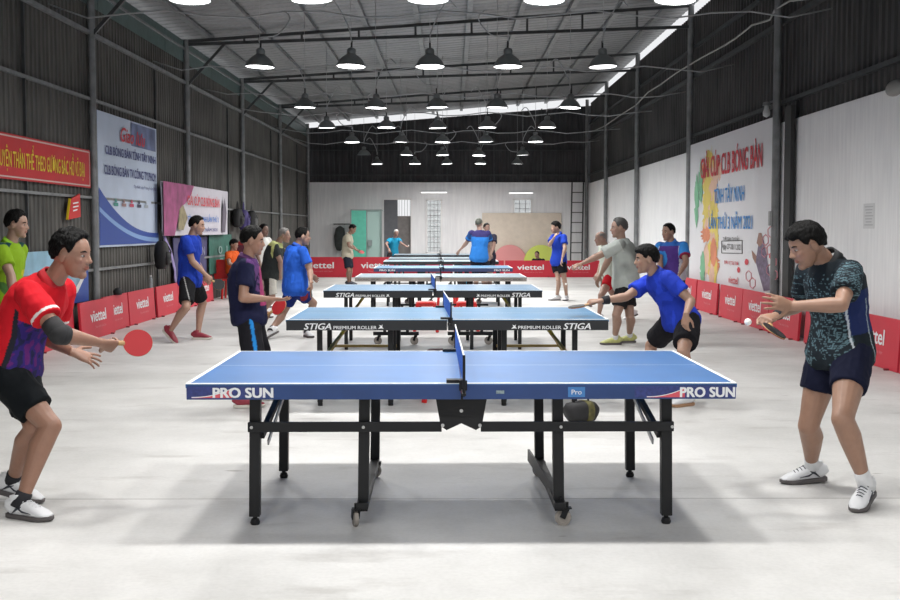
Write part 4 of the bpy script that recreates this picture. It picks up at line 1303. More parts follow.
# ---- second table players
def shirt_navy(C, t, la, fa, reg, st, co):
    C = C.copy(); nz_ = np.array([noise.noise(V((p[0] * 30, p[1] * 30, p[2] * 30))) for p in co.tolist()])
    C[(reg == 0) & (t > .78) & (fa > .0)] = K(.09, .03, .14)
    C[(reg == 0) & (t > .45) & (fa > .07) & (nz_ > 0)] = K(.12, .05, .16)
    C[(reg == 0) & (fa > .105) & (t > .2)] = K(.30, .04, .12)
    return C
def blue_stripe(C, co, J, k):
    C = C.copy(); hip, kn = np.array(J['Rhip']), np.array(J['Rkn']); d = (kn - hip) / np.linalg.norm(kn - hip)
    w = (co - hip) - np.outer((co - hip) @ d, d); C[(np.abs(w[:, 0] - .035) < .014) & (w[:, 1] < -.02)] = K(.02, .22, .6); return C
p_navy = build_person(dict(label='man in navy polo at the left end of the second table, palm out', k=.96, build=1.06, belly=.02,
    pelvis=(249, 316, 9.75), neck=(247, 261), nY=.0, head=(252, 241), hY=0, cy=8, hy=5, fy=5, fp=6, hunch=.03,
    Rel=(243, 298, -1), Rwr=(273, 299, 1), Rtip=(292, 300, 1), Rhand='open', Rpn=(0, .25, 1), Rflip=-1,
    Lel=(256, 296, 1), Lwr=(261, 314, 1), Ltip=(270, 314, 1), Lhand='grip', Lpn=(0, -1, -.3),
    Rkn=(254, 362), Ran=(243, 398, .085), Rfy=10, Lkn=(262, 360), Lan=(255, 391, .085), Lfy=20,
    hair='short', hth=.22, seed=3, skin=(.42, .21, .135), shirt=(.012, .014, .045), shirtfn=shirt_navy, collar=(.10, .03, .12),
    shorts=(.012, .012, .016), shl=.95, shortsfn=blue_stripe, shoem=(M_shoer, M_solew)))
give_racket(p_navy, 'L', 279, 307, -1, (0, -.75, .66), 'red racket held low by the man in the navy polo')

def shirt_royal(C, t, la, fa, reg, st, co):
    C = C.copy(); nz_ = np.array([noise.noise(V((p[0] * 12, p[1] * 12, p[2] * 5))) for p in co.tolist()])
    C[nz_ > .15] = C[0] * 1.35; return C
p_lunge = build_person(dict(label='man in royal blue polo lunging with his arm stretched over the second table', k=1.0, build=.94,
    pelvis=(681, 320, 10.15), neck=(656, 277), nY=-.03, head=(648, 261), hY=-.02, cy=-155, hy=-140, fy=180, fp=4, hunch=.03, roll=0,
    Rel=(626, 297, -1), Rwr=(600, 301, -1), Rtip=(582, 302, -1), Rhand='grip', Rpn=(0, .4, -1), Rflip=-1,
    Lel=(691, 301, -1), Lwr=(686, 314, -1), Ltip=(686, 330, 1), Lhand='relax', Lpn=(.7, .6, 0),
    Rkn=(651, 344), Ran=(645, 388, .085), Rfy=-165, Lkn=(683, 356), Lan=(686, 396, .085), Lfy=-150,
    hair='fringe', hth=.22, seed=4, skin=(.44, .24, .16), shirt=(.018, .045, .42), shirtfn=shirt_royal, collar=(.018, .045, .40),
    shorts=(.012, .012, .015), shl=.72, shoem=(M_shoew, M_soleg), shw=1.1))
J = p_lunge['J']; b = MB(); e0, e1 = J['Rel'], J['Rwr']
b.tube([lerp(e0, e1, .66), lerp(e0, e1, .90)], [.040, .036], 16); b.build('wristband', mat('wristband', (.015, .015, .02), .8), p_lunge['T'], smooth=True)
give_racket(p_lunge, 'R', 577, 306.5, -1, (-.36, -.12, .87), 'black racket held by the lunging man in royal blue polo', redside=False)

# ---- third table, left side
def curve_short(C, co, J, k):
    C = C.copy(); hip, kn = np.array(J['Rhip']), np.array(J['Rkn']); d = (kn - hip) / np.linalg.norm(kn - hip)
    w = (co - hip) - np.outer((co - hip) @ d, d); q = (co - hip) @ d
    C[(np.abs(w[:, 0] + .03 - q * .25) < .006) & (w[:, 1] < -.03)] = K(.4, .4, .4); return C
p_blue1 = build_person(dict(label='man in blue t-shirt and black shorts striding along the left boards, racket lowered', k=1.03, build=1.04,
    pelvis=(190, 279, 15.6), neck=(191, 237), nY=.0, head=(196.5, 225.5), hY=0, cy=-10, hy=-8, fy=0, fp=8,
    Rel=(193.5, 265, -1), Rwr=(208, 277, -1), Rtip=(215, 285, 1), Rhand='grip', Rpn=(0, 1, -.4), Rflip=-1,
    Lel=(196, 262, 1), Lwr=(205, 275, 1), Lhand='relax', Lpn=(0, -1, 0),
    Lkn=(202, 306), Lan=(198, 333, .09), Lfy=-8, Rkn=(186, 309), Ran=(170.5, 330, .17), Rfy=-20, Rfpt=42,
    hair='short', hth=.17, seed=6, skin=(.46, .25, .17), shirt=(.012, .04, .33), shirtfn=shirt_royal, hem=-.2,
    shorts=(.011, .011, .013), shl=.8, shortsfn=curve_short, shoem=(M_shoer, M_solew)))
give_racket(p_blue1, 'R', 219, 284.5, -1, (.1, -1, .3), 'black racket in the hand of the striding man in blue t-shirt', redside=False)
def stripe_side(C, co, J, k):
    C = C.copy(); hip = np.array(J['Rhip']); C[(co[:, 0] > hip[0] + .06) & (co[:, 1] < hip[1] + .06)] = K(.25, .03, .05); return C
p_blue2 = build_person(dict(label='man in bright blue polo in a wide stance behind the second table', k=1.0, build=1.12, belly=.02,
    pelvis=(295, 288, 16.0), neck=(297, 247.5), nY=0, head=(302.5, 236.5), hY=0, cy=35, hy=20, fy=15, fp=3,
    Rel=(310, 271, -1), Rwr=(311, 283, -1), Rtip=(312, 290, 1), Rhand='grip', Rpn=(-1, .3, 0), Rflip=-1,
    Lel=(304, 268, 1), Lwr=(312, 275, 1), Lhand='relax', Lpn=(0, -1, 0),
    Lkn=(283, 312), Lan=(271, 328, .13, 15.9), Lfy=175, Lfpt=30, Rkn=(311, 306), Ran=(307, 331, .085), Rfy=-60,
    hair='short', hth=.14, seed=8, skin=(.47, .26, .18), shirt=(.02, .10, .50), shirtfn=shirt_royal, collar=(.02, .09, .45), hem=-.24, flare=.06,
    shorts=(.015, .03, .16), shl=.6, shortsfn=stripe_side, sock=M_sockk, sockl=.05))
give_racket(p_blue2, 'R', 311, 292.5, 1, (1, -.1, .1), 'racket seen edge-on beside the man in bright blue polo', redside=False)
def shirt_grey_yellow(C, t, la, fa, reg, st, co):
    C = C.copy(); C[(reg == 2) & (np.abs(fa) < .025)] = K(.55, .58, .22); C[(reg == 0) & (t > .9)] = K(.45, .48, .2); return C
def white_panel(C, co, J, k):
    C = C.copy(); C[(co[:, 0] > .02)] = K(.55, .53, .48); return C
build_person(dict(label='grey-haired man in charcoal shirt with yellow sleeve stripe, behind the bright blue polo', k=1.0, build=1.1, belly=.03,
    pelvis=(270, 274, 19.6), neck=(277, 243.5), nY=0, head=(284, 235.5), hY=0, cy=-5, hy=-5, fy=-5, fp=2,
    Rel=(281, 263, -1), Rwr=(280, 274, 1), Rhand='relax', Rpn=(0, 1, 0), Lel=(283, 262, 1), Lwr=(290, 268, 1), Lhand='relax',
    Rkn=(272, 296), Ran=(262, 313, .085), Rfy=0, Lkn=(268, 296), Lan=(257, 310, .085), Lfy=0,
    hair='short', hairm=M_hairg, hth=.15, seed=9, skin=(.44, .24, .17), shirt=(.03, .035, .035), shirtfn=shirt_grey_yellow, shorts=(.02, .02, .02), shl=.8, shortsfn=white_panel))
build_person(dict(label='man in white t-shirt standing by the left wall behind the grey-haired man', k=1.0,
    pelvis=(262, 265, 22.5), neck=(262, 238.5), nY=0, head=(263.5, 230.5), hY=0, cy=-35, hy=-35, fy=-30, fp=3,
    Rel=(256, 252, -1), Rwr=(260, 262, -1), Lel=(270, 252, 1), Lwr=(270, 262, -1),
    Rkn=(262, 286), Ran=(260, 303, .085), Lkn=(265, 286), Lan=(266, 303, .085),
    hair='short', hth=.12, seed=10, skin=(.22, .12, .085), shirt=(.62, .62, .60), shorts=(.02, .02, .02), shl=.8))
p_orange = build_person(dict(label='dark-haired person in orange shirt sitting by the left wall', k=.98,
    pelvis=(233, 272.5, 25.2), neck=(232, 252), nY=0, head=(233.5, 245.5), hY=0, cy=-20, hy=-15, fy=-20, fp=10,
    Rel=(229, 263, -1), Rwr=(236, 267, 1), Lel=(236, 262, 1), Lwr=(241, 266, 1),
    Rkn=(241, 275), Ran=(244, 292, .085, 25.0), Lkn=(244, 274), Lan=(247, 290, .085, 25.4), hem=-.02,
    hair='fringe', hth=.18, seed=11, skin=(.35, .18, .12), shirt=(.62, .10, .02), shorts=(.03, .03, .05), shl=1.75))
def shirt_green(C, t, la, fa, reg, st, co):
    C = C.copy(); nz_ = np.array([noise.noise(V((p[0] * 9, p[1] * 9, p[2] * 9 + p[0] * 6))) for p in co.tolist()])
    C[(reg == 0) & (t < .62) & (nz_ > .22)] = K(.42, .42, .02)
    C[(reg == 0) & (t < .50) & (nz_ < -.30)] = K(.05, .13, .03)
    C[(reg == 0) & (t > .84) & (fa > .0) & (fa < .05) & (np.abs(la) > .05)] = K(.012, .05, .05)
    return C
build_person(dict(label='man in lime green shirt standing at the far left edge behind the red polo player', k=1.04, build=1.04,
    pelvis=(6, 306, 11.0), neck=(11, 236), nY=0, head=(18, 218.5), hY=0, cy=-8, hy=-5, fy=0, fp=4,
    Rel=(11, 276, -1), Rwr=(13, 299, -1), Rtip=(14, 312, 1), Rhand='relax', Rpn=(0, 1, 0), Lel=(14, 276, 1), Lwr=(20, 298, 1), Lhand='relax',
    Rkn=(10, 342), Ran=(4, 379, .085), Lkn=(6, 340), Lan=(-4, 377, .085),
    hair='short', hth=.24, seed=12, skin=(.40, .22, .15), shirt=(.20, .34, .015), shirtfn=shirt_green, collar=(.2, .42, .015), shorts=(.015, .018, .03), shl=1.8))

# ---- right side
def shirt_sweat(C, t, la, fa, reg, st, co):
    C = C.copy(); nz_ = np.array([noise.noise(V((p[0] * 5, p[1] * 5, p[2] * 4))) for p in co.tolist()])
    w = np.clip((nz_ + .45) * 2.2, 0, 1) * np.clip((t - .2) * 4, 0, 1) * np.clip((.04 - fa) * 12, 0, 1) * (reg == 0)
    C = C * (1 - w[:, None] * .5)
    return C
build_person(dict(label='man in grey t-shirt, arm stretched left, behind the lunging blue player', k=1.05, build=1.10, belly=.015,
    pelvis=(626, 282, 15.0), neck=(622, 241), nY=0, head=(620, 230.5), hY=0, cy=160, hy=170, fy=180, fp=2,
    Lel=(596, 257, -1), Lwr=(581, 264, -1), Ltip=(571, 267, -1), Lhand='relax', Lpn=(0, .3, -1),
    Rel=(606, 262, 1), Rwr=(600, 276, 1), Rhand='relax',
    Lkn=(617, 313), Lan=(615, 338, .09), Lfy=-170, Rkn=(630, 312), Ran=(629.5, 336, .10), Rfy=-172,
    hair='short', hairm=M_hairs, hth=.15, seed=13, skin=(.42, .235, .165), shirt=(.40, .43, .41), shirtfn=shirt_sweat, hem=-.26, sleeve=.75, flare=.06,
    shorts=(.014, .014, .016), shl=.72, sock=M_sockw, sockl=.07, shoem=(M_shoey, M_soled)))
build_person(dict(label='bald man in pale shirt and red shorts left of the grey t-shirt man', k=.98, build=1.0,
    pelvis=(608, 277, 19.2), neck=(606, 246), nY=0, head=(601, 238.5), hY=-.05, cy=-165, hy=-160, fy=-175, fp=6,
    Lel=(606, 262, -1), Lwr=(601, 273, -1), Lhand='relax', Rel=(602, 262, 1), Rwr=(598, 273, -1),
    Lkn=(601, 298), Lan=(599, 317, .085), Rkn=(616, 298), Ran=(632, 312, .12), Rfy=-170, Rfpt=20,
    hair='ring', hairm=M_hairg, hth=.05, seed=14, skin=(.46, .26, .19), shirt=(.60, .66, .58), shorts=(.48, .01, .02), shl=.5))
def shirt_purple(C, t, la, fa, reg, st, co):
    C = C.copy(); C[reg > 0] = K(.04, .22, .60)
    C[(reg == 0) & (np.abs(la) > .14)] = K(.55, .55, .62); C[(reg == 1) & (st > .95)] = K(.25, .02, .06)
    C[(reg == 0) & (t > .93)] = K(.03, .12, .42); return C
build_person(dict(label='man in purple and sky blue polo standing against the right wall', k=1.02, build=1.06,
    pelvis=(672, 276, 16.6), neck=(671.5, 246), nY=0, head=(669.5, 235.5), hY=0, cy=-125, hy=-125, fy=-150, fp=3,
    Lel=(686, 262, -1), Lwr=(679, 275, -1), Lhand='relax', Lpn=(1, 0, 0), Rel=(660, 262, -1), Rwr=(661, 275, -1), Rhand='relax',
    Lkn=(677, 305), Lan=(678, 328, .085), Rkn=(668, 305), Ran=(667, 327, .085),
    hair='short', hth=.13, seed=15, skin=(.36, .19, .13), shirt=(.075, .035, .20), shirtfn=shirt_purple, collar=(.04, .16, .5), shorts=(.02, .02, .04), shl=.8))
build_person(dict(label='young man in blue polo with a hand at his chin, by the rear barrier', k=1.02, vox=.009,
    pelvis=(558.5, 261, 24.4), neck=(558.5, 235), nY=0, head=(556, 227.5), hY=0, cy=-150, hy=-145, fy=-170, fp=2,
    Rel=(549.5, 245, -1), Rwr=(554.5, 237, -1), Rtip=(556, 233, 1), Rhand='soft', Rpn=(1, .5, 0),
    Lel=(565, 248.5, -1), Lwr=(562, 259.5, -1), Lhand='relax', Lpn=(1, 0, 0),
    Rkn=(559, 281), Ran=(557, 296.5, .085), Rfy=-160, Lkn=(565, 281), Lan=(566.5, 296.5, .085), Lfy=-110,
    hair='fringe', hth=.2, seed=16, skin=(.46, .27, .19), shirt=(.015, .05, .40), collar=(.015, .05, .4), hem=-.22, shorts=(.01, .01, .014), shl=.55, leg=.85,
    sock=M_sockw, sockl=.05))
build_person(dict(label='man in beige shirt and dark shorts standing by the rear barrier, racket at waist', k=1.02, build=1.06, vox=.01,
    pelvis=(347.5, 255, 31.2), neck=(348.5, 235.5), nY=0, head=(352.5, 228.5), hY=0, cy=-5, hy=-5, fy=-5, fp=28,
    Rel=(349, 246, -1), Rwr=(356.5, 250, 1), Rhand='grip', Rpn=(0, .2, 1), Lel=(352, 246, 1), Lwr=(357, 249.5, -1), Lhand='grip',
    Rkn=(348.5, 270), Ran=(348.5, 282, .085), Lkn=(350, 270), Lan=(350, 281.5, .085), hem=-.22,
    hair='short', hth=.14, seed=17, skin=(.30, .155, .10), shirt=(.45, .41, .32), collar=(.45, .41, .32), shorts=(.015, .018, .03), shl=.8, shoem=(M_shoek, M_soled)))
b_ = SC.collection.objects
p = at(361.5, 252, 31.1); racket(p, p + V((-.1, 0, .03)), V((0, -.5, .9)), 1, 'red racket held level by the man in the beige shirt')
build_person(dict(label='elderly white-haired man in turquoise shirt before the rear doorway', k=.97, vox=.01, belly=.02,
    pelvis=(393, 253, 37.9), neck=(394.5, 238.5), nY=-.1, head=(396, 233), hY=-.05, cy=-60, hy=-70, fy=-70, fp=12,
    Lel=(401.5, 243.5, -1), Lwr=(406, 246, -1), Lhand='open', Lpn=(0, 0, 1), Rel=(386, 244, -1), Rwr=(389, 249.5, -1), Rhand='grip',
    Lkn=(395, 264), Lan=(395, 272, .085), Rkn=(390, 264), Ran=(389.5, 272, .085),
    hair='short', hairm=mat('white hair', (.55, .54, .52), .6), hth=.06, seed=18, skin=(.44, .25, .19), shirt=(.02, .30, .50), shorts=(.02, .03, .05), shl=.8))
p = at(390, 253.8, 37.4); racket(p, p + V((-.01, 0, .14)), V((.2, -1, .1)), 1, 'small pale blue racket held low by the elderly man in turquoise', redside=False)
def shirt_back(C, t, la, fa, reg, st, co):
    C = C.copy(); C[(t > .78)] = K(.03, .025, .10); C[(reg > 0) & (st < .6)] = K(.02, .07, .22); C[(reg > 0) & (st > .85)] = K(.02, .02, .06); return C
build_person(dict(label='player in sky blue shirt with dark shoulders, seen from behind', k=1.04, build=1.06, vox=.009,
    pelvis=(479, 257, 25.2), neck=(480, 231.5), nY=0, head=(479, 224.8), hY=0, cy=95, hy=95, fy=70, fp=5, hk=.92,
    Lel=(466.5, 243, 1), Lwr=(460.5, 249.5, 1), Lhand='relax', Rel=(490, 244, 1), Rwr=(489, 254, 1),
    Lkn=(477, 277), Lan=(475, 294.5, .085), Rkn=(483, 277), Ran=(485, 294.5, .085), hem=-.24,
    hair='short', hairm=mat('faded dark hair', (.05, .055, .045), .6), hth=.13, seed=19, skin=(.44, .26, .19), shirt=(.025, .17, .52), shirtfn=shirt_back, shorts=(.01, .01, .02), shl=.8))
build_person(dict(label='person in black shirt half hidden behind the sky blue shirt player', k=1.0, vox=.01,
    pelvis=(488, 256.5, 26.4), neck=(487.5, 235), nY=0, head=(486.5, 227.8), hY=0, cy=-60, hy=-60, fy=-60, fp=5, hk=.9,
    Lel=(494, 246, -1), Lwr=(491, 254, -1), Rel=(485, 246, 1), Rwr=(485, 254, -1),
    Lkn=(490, 276), Lan=(490, 292, .085), Rkn=(486, 276), Ran=(486, 292, .085),
    hair='short', hth=.12, seed=20, skin=(.34, .19, .14), shirt=(.02, .02, .04), shorts=(.02, .02, .03), shl=.8))
build_person(dict(label='person in black shirt crouching behind the rear barrier before the lime panel', k=.92, vox=.01,
    pelvis=(538.5, 271.5, 38.6), neck=(538.5, 259.5), nY=-.08, head=(537, 254.6), hY=0, cy=-100, hy=-100, fy=-110, fp=5,
    Lel=(543, 264, -1), Lwr=(541, 268, -1), Rel=(533, 264, -1), Rwr=(535, 268, -1),
    Lkn=(543, 268, 0), Lan=(540, 273, .10, 38.1), Rkn=(533, 268), Ran=(534, 273, .10, 38.1), hem=0,
    hair='short', hth=.12, seed=21, skin=(.36, .2, .14), shirt=(.012, .012, .015), shorts=(.02, .02, .025), shl=1.6))
ball(566, 284, 21.0, 'white ball flying at knee height before the young man in blue polo')
ball(408.5, 245.6, 37.0, 'white ball at the open hand of the elderly man in turquoise')
# ------------------------------------------------------------------ boards, banners, props
M_vred = mat('red board', (.56, .022, .045), .5, var=.05, vscale=3)
M_vback = mat('board frame', (.2, .02, .03), .6)
def viettel_board(c, right, w, h, label, group, lean=.06, txt='viettel', tw=.46, thick=.035, sub=True):
    right = V(right).normalized(); nrm = right.cross(V((0, 0, 1)))
    up = (V((0, 0, 1)) - nrm * lean).normalized(); nrm = right.cross(up)
    t = empty('advertising_board', c, label=label, cat='board', group=group)
    rot = Matrix((right, -nrm, up)).transposed()
    b = MB(); b.box(up * h / 2 - nrm * thick / 2 + V((0, 0, .002)), (w, thick, h), rot=rot); b.build('panel', M_vred, t, bevel=.004)
    # feet
    b = MB()
    for q in (-.35, .35):
        b = MB(); b.box(right * w * q - nrm * .03 + V((0, 0, .012)), (.03, .16, .02), rot=Matrix((right, -nrm.cross(V((0,0,1))).cross(V((0,0,1))) * -1, V((0, 0, 1)))).transposed()); b.build('foot', M_vback, t)
    o = up * h * .60 + nrm * .002
    if txt: text(txt, w * tw, h * .30, M_letter, t, o, right, up, bold=.035)
    if sub: text('Theo cách của bạn', w * tw * .72, h * .085, mat('pale pink print', (.62, .22, .25), .5), t, up * h * .30 + nrm * .002 + right * w * .05, right, up)
    return t
XBL = -4.93
def nm(i, n, side):
    return '%s of the red advertising boards with white lettering along the %s wall' % (i, side)
ol = ['nearest', 'second nearest', 'third nearest', 'fourth nearest', 'fifth nearest', 'sixth nearest', 'seventh nearest', 'eighth nearest', 'ninth nearest', 'tenth nearest']
LB = [(12.15, 13.75, 0), (13.85, 15.35, 0), (15.4, 16.95, .08), (16.75, 18.0, 0), (18.06, 19.65, 0), (19.75, 21.3, .02), (21.4, 22.95, 0), (23.05, 24.6, 0)]
for i, (a, c, off) in enumerate(LB):
    x0 = XBL + off
    viettel_board((x0, (a + c) / 2, 0), (0, 1, 0), c - a, .53, nm(ol[i], 0, 'left'), 'red boards along the left wall', txt='viettel')
RB = [(10.5, 12.05), (12.1, 13.62), (13.9, 15.4), (15.55, 17.0), (17.03, 18.52), (18.55, 20.05), (20.25, 21.85), (21.95, 23.5)]
for i, (a, c) in enumerate(RB):
    viettel_board((4.80 + (.04 if i == 2 else 0), (a + c) / 2, 0), (0, -1, 0), c - a, .56, nm(ol[i], 0, 'right'), 'red boards along the right wall')
BB = [(292, 347, 'leftmost'), (348, 402, 'second from left'), (403, 453, 'third from left'), (454, 504, 'fourth from left'), (505, 556, 'fifth from left'), (557, 600, 'rightmost')]
for i, (a, c, lb) in enumerate(BB):
    xa_ = at(a, 270, 36.35).x; xc_ = at(c, 270, 36.35).x
    viettel_board(((xa_ + xc_) / 2, 36.35, 0), (1, 0, 0), xc_ - xa_ - .01, .64 if i < 2 else .53, '%s of the red barrier boards standing across the rear of the hall' % lb, 'red boards across the rear', lean=.02, tw=.52)

# ---- banners on the left wall
def lw(px, py, off=.075):
    """hit of a pixel ray with the left wall, moved off it"""
    d = ray(px, py); m_ = .36 / 25.5
    # x = XL(y)+off ; EYE.x + d.x t = -5.2 + (d.y t - 15) m + off
    t = (-5.2 - 15 * m_ + off) / (d.x - d.y * m_)
    return EYE + d * t
def rw(px, py, X=5.03):
    d = ray(px, py); return EYE + d * (X / d.x)
m_ = .36 / 25.5
LR = V((m_, 1, 0)).normalized(); LN = LR.cross(V((0, 0, 1)))
UZ = V((0, 0, 1))
def banner(a, c, z0, z1, n_, m, label, name='banner', cat='banner', off=.075, thick=.012, wave=.0, side='L', X=None):
    """flat cloth/print from y=a to y=c on a side wall"""
    t = empty(name, label=label, cat=cat)
    if side == 'L':
        P0 = V((XL(a) + off, a, 0)); P1 = V((XL(c) + off, c, 0)); nr = LN; rt = LR
    else:
        P0 = V((X or 5.03, c, 0)); P1 = V((X or 5.03, a, 0)); nr = V((-1, 0, 0)); rt = V((0, -1, 0))
    b = MB(); N1, N2 = 40, 12; R_ = []
    def pt(u, v, o):
        return P0 + (P1 - P0) * u + UZ * (z0 + (z1 - z0) * v) + nr * (o + wave * (math.sin(u * 23 + v * 3) * .6 + math.sin(u * 9 + 1)) * (.4 + .6 * (1 - v)))
    vs = [pt(i / N1, j / N2, o) for o in (-thick, 0) for j in range(N2 + 1) for i in range(N1 + 1)]
    fs = []; W_ = N1 + 1; tot = W_ * (N2 + 1)
    for j in range(N2):
        for i in range(N1):
            q = j * W_ + i; fs.append((q + tot, q + 1 + tot, q + 1 + W_ + tot, q + W_ + tot)); fs.append((q, q + W_, q + 1 + W_, q + 1))
    b.add(vs, fs)
    for (i0, j0, i1, j1) in ((0, 0, 1, 0), (0, 1, 1, 1)):
        j = 0 if j0 == 0 else N2
        for i in range(N1):
            q = j * W_ + i; b.f.append((q, q + 1, q + 1 + tot, q + tot)); b.m.append(0)
    for i in (0, N1):
        for j in range(N2):
            q = j * W_ + i; b.f.append((q, q + W_, q + W_ + tot, q + tot)); b.m.append(0)
    o = b.build('print', m, t, smooth='auto')
    return t, P0, P1, rt, nr, o
# red slogan banner
tl, bl_ = lw(90, 150.5), lw(90, 188)
ya = 12.93; yb_ = tl.y; zt = 2.72; zb = 2.1
zt = (tl.z); zb = bl_.z
t, P0, P1, rt, nr, o = banner(ya, yb_, zb, zt, 0, mat('red banner cloth', (.50, .015, .02), .6, var=.05), 'long red slogan banner with yellow capitals, high on the left wall')
b = MB()
for (z_, h_) in ((zb + .03, .018), (zt - .03, .018)):
    b.bar(P0 + UZ * z_ + nr * .004 + rt * .05, P1 + UZ * z_ + nr * .004 - rt * .05, .004, h_)
b.bar(P1 + UZ * (zb + .03) + nr * .004 - rt * .05, P1 + UZ * (zt - .03) + nr * .004 - rt * .05, .018, .004)
b.build('border_line', mat('pale border', (.6, .45, .42), .6), o)
M_yel = mat('yellow print', (.75, .55, .02), .5)
e0, e1 = lw(84, 170).y, lw(0, 160).y
full = 'RÈN LUYỆN THÂN THỂ THEO GƯƠNG BÁC HỒ VĨ ĐẠI'
wfull = (e0 - (ya + .12))
# scale chosen so that the part from YEN onwards fills the visible stretch
mid = (ya + .12 + e0) / 2
text(full, wfull, (zt - zb) * .66, M_yel, o, V((XL(mid) + .075, mid, (zb + zt) / 2)) + nr * .006, rt, UZ, bold=.02)
# pale blue club banner
a_, c_ = lw(98, 180), lw(157, 180)
zt = lw(98, 110).z; zb = lw(98, 247.5).z
Mb = bpy.data.materials.new('pale blue print'); Mb.use_nodes = True
t, P0, P1, rt, nr, o = banner(a_.y, c_.y, zb, zt, 0, mat('pale blue print', (.56, .65, .80), .5, var=.12, vscale=1.2), 'tall pale blue club banner with navy capitals and blue swoosh on the left wall', wave=.004)
Wb = (P1 - P0).length; Hb = zt - zb
def BP(u, v, e=.012): return P0 + (P1 - P0) * u + UZ * (zb + Hb * v) + nr * e
def region(us, m, name, par, e=.01, lab=None):
    b = MB(); b.add([BP(u, v, e) for u, v in us], [tuple(range(len(us)))]); ob = b.build(name, m, par)
    return ob
sw_u = [i / 14 for i in range(15)]
lo = [(u, .015) for u in sw_u]; up1 = [(u, .10 + .34 * (1 - u) ** 2.4) for u in sw_u]; up2 = [(u, .06 + .24 * (1 - u) ** 2.2) for u in sw_u]
region(lo + up1[::-1], mat('deep blue print', (.02, .07, .36), .5), 'swoosh', o, .010)
region([(u, v - .0) for u, v in up2] + [(u, v - .035) for u, v in up2][::-1], mat('sky print', (.25, .42, .75), .5), 'swoosh', o, .013)
region([(.52, .80), (.97, .80), (.97, .985), (.52, .985)], mat('hazy photo print', (.16, .2, .36), .5, var=.5, vscale=3), 'printed_picture', o, .010)
text('Giao lưu', .42 * Wb, .11 * Hb, M_redl, o, BP(.55, .87, .014), rt, UZ, shear=.3, bold=.03)
M_navyp = mat('navy print', (.03, .04, .2), .5)
text('CLB BÓNG BÀN TỈNH TÂY NINH', .86 * Wb, .085 * Hb, M_navyp, o, BP(.53, .735, .014), rt, UZ, bold=.035)
text('CLB BÓNG BÀN TV.CÔNG TY.PHCM', .88 * Wb, .085 * Hb, M_navyp, o, BP(.52, .585, .014), rt, UZ, bold=.035)
text('Tây Ninh, ngày 9 tháng 5 năm 2020', .42 * Wb, .035 * Hb, M_navyp, o, BP(.76, .475, .014), rt, UZ)
for i, c in enumerate(((.05, .3, .25), (.35, .2, .2), (.6, .05, .12), (.05, .05, .1), (.4, .45, .5))):
    u = .25 + i * .13; region([(u - .035, .31), (u + .035, .31), (u + .035, .335), (u - .035, .335)], mat('logo %d' % i, c, .5), 'sponsor_logo', o, .013)
    region([(u - .018, .34), (u + .018, .34), (u, .375)], mat('logo %d' % i, c, .5), 'sponsor_logo', o, .013)
# pink and white banner
a_, c_ = lw(161, 200, .19), lw(228, 200, .19); zb = lw(162, 237, .19).z + .02; zt = lw(162, 184, .19).z + .05
t, P0, P1, rt, nr, o = banner(a_.y, c_.y, zb, zt, 0, mat('faded white print', (.56, .54, .60), .6, var=.05), 'faded pink and white cup banner with red capitals on the left wall', wave=.02, off=.19)
Wb = (P1 - P0).length; Hb = zt - zb
region([(.0, .0), (.13, .0), (.2, .5), (.34, .75), (.40, 1.0), (.0, 1.0)], mat('magenta print', (.36, .07, .20), .6, var=.4, vscale=4), 'printed_splash', o, .045)
region([(.17, .12), (.24, .10), (.30, .35), (.24, .6), (.19, .5)], mat('olive print', (.30, .25, .14), .6, var=.4, vscale=9), 'printed_splash', o, .05)
region([(.84, .05), (.90, .05), (.93, .5), (.90, .85), (.86, .6)], mat('grey figure print', (.13, .11, .15), .6), 'printed_figure', o, .048)
text('GIẢI CÚP CLB BÓNG BÀN', .50 * Wb, .25 * Hb, M_redl, o, BP(.55, .73, .05), rt, UZ, bold=.04)
text('TỈNH TÂY NINH LẦN THỨ 2', .48 * Wb, .17 * Hb, M_bluel, o, BP(.54, .36, .05), rt, UZ, bold=.04)
text('NĂM 2020', .2 * Wb, .09 * Hb, M_navyp, o, BP(.66, .12, .05), rt, UZ, bold=.03)
# things below it
t, P0, P1, rt, nr, o = banner(21.4, 24.3, .55, 1.36, 0, mat('dark violet tarp', (.05, .045, .13), .7, var=.3), 'dark violet banner with grey letters hanging under the pink and white banner', wave=.02)
Wb = (P1 - P0).length; Hb = .81; zb = .55
text('BÓNG BÀN', .7 * Wb, .26 * Hb, mat('grey violet print', (.22, .22, .32), .6), o, BP(.5, .68, .045), rt, UZ, bold=.03)
text('CLB', .4 * Wb, .26 * Hb, mat('grey violet print', (.22, .22, .32), .6), o, BP(.5, .28, .045), rt, UZ, bold=.03)
t, P0, P1, rt, nr, o = banner(24.5, 26.9, .56, 1.4, 0, mat('green board', (.03, .13, .10), .6, var=.2), 'green scoreboard with pale chalk strokes on the left wall', name='scoreboard', cat='board')
Wb = (P1 - P0).length; Hb = .84; zb = .56
text('0 1', .4 * Wb, .2 * Hb, mat('chalk', (.3, .42, .4), .8), o, BP(.55, .6, .02), rt, UZ)
text('D 0', .4 * Wb, .14 * Hb, mat('chalk', (.3, .42, .4), .8), o, BP(.6, .3, .02), rt, UZ)
# lilac ribbon
b = MB(); p = lw(167, 238, .2)
b.loft([(lw(x, y, .16), .05 + .02 * (i % 2), .012) for i, (x, y) in enumerate(((164, 234), (166, 242), (171, 252), (173, 262), (175, 270), (175, 276), (176, 282)))], LR, 10)
b.build('ribbon', mat('lilac cloth', (.32, .26, .52), .7, var=.2), smooth=True, label='lilac cloth ribbon hanging from the pink and white banner', cat='ribbon')
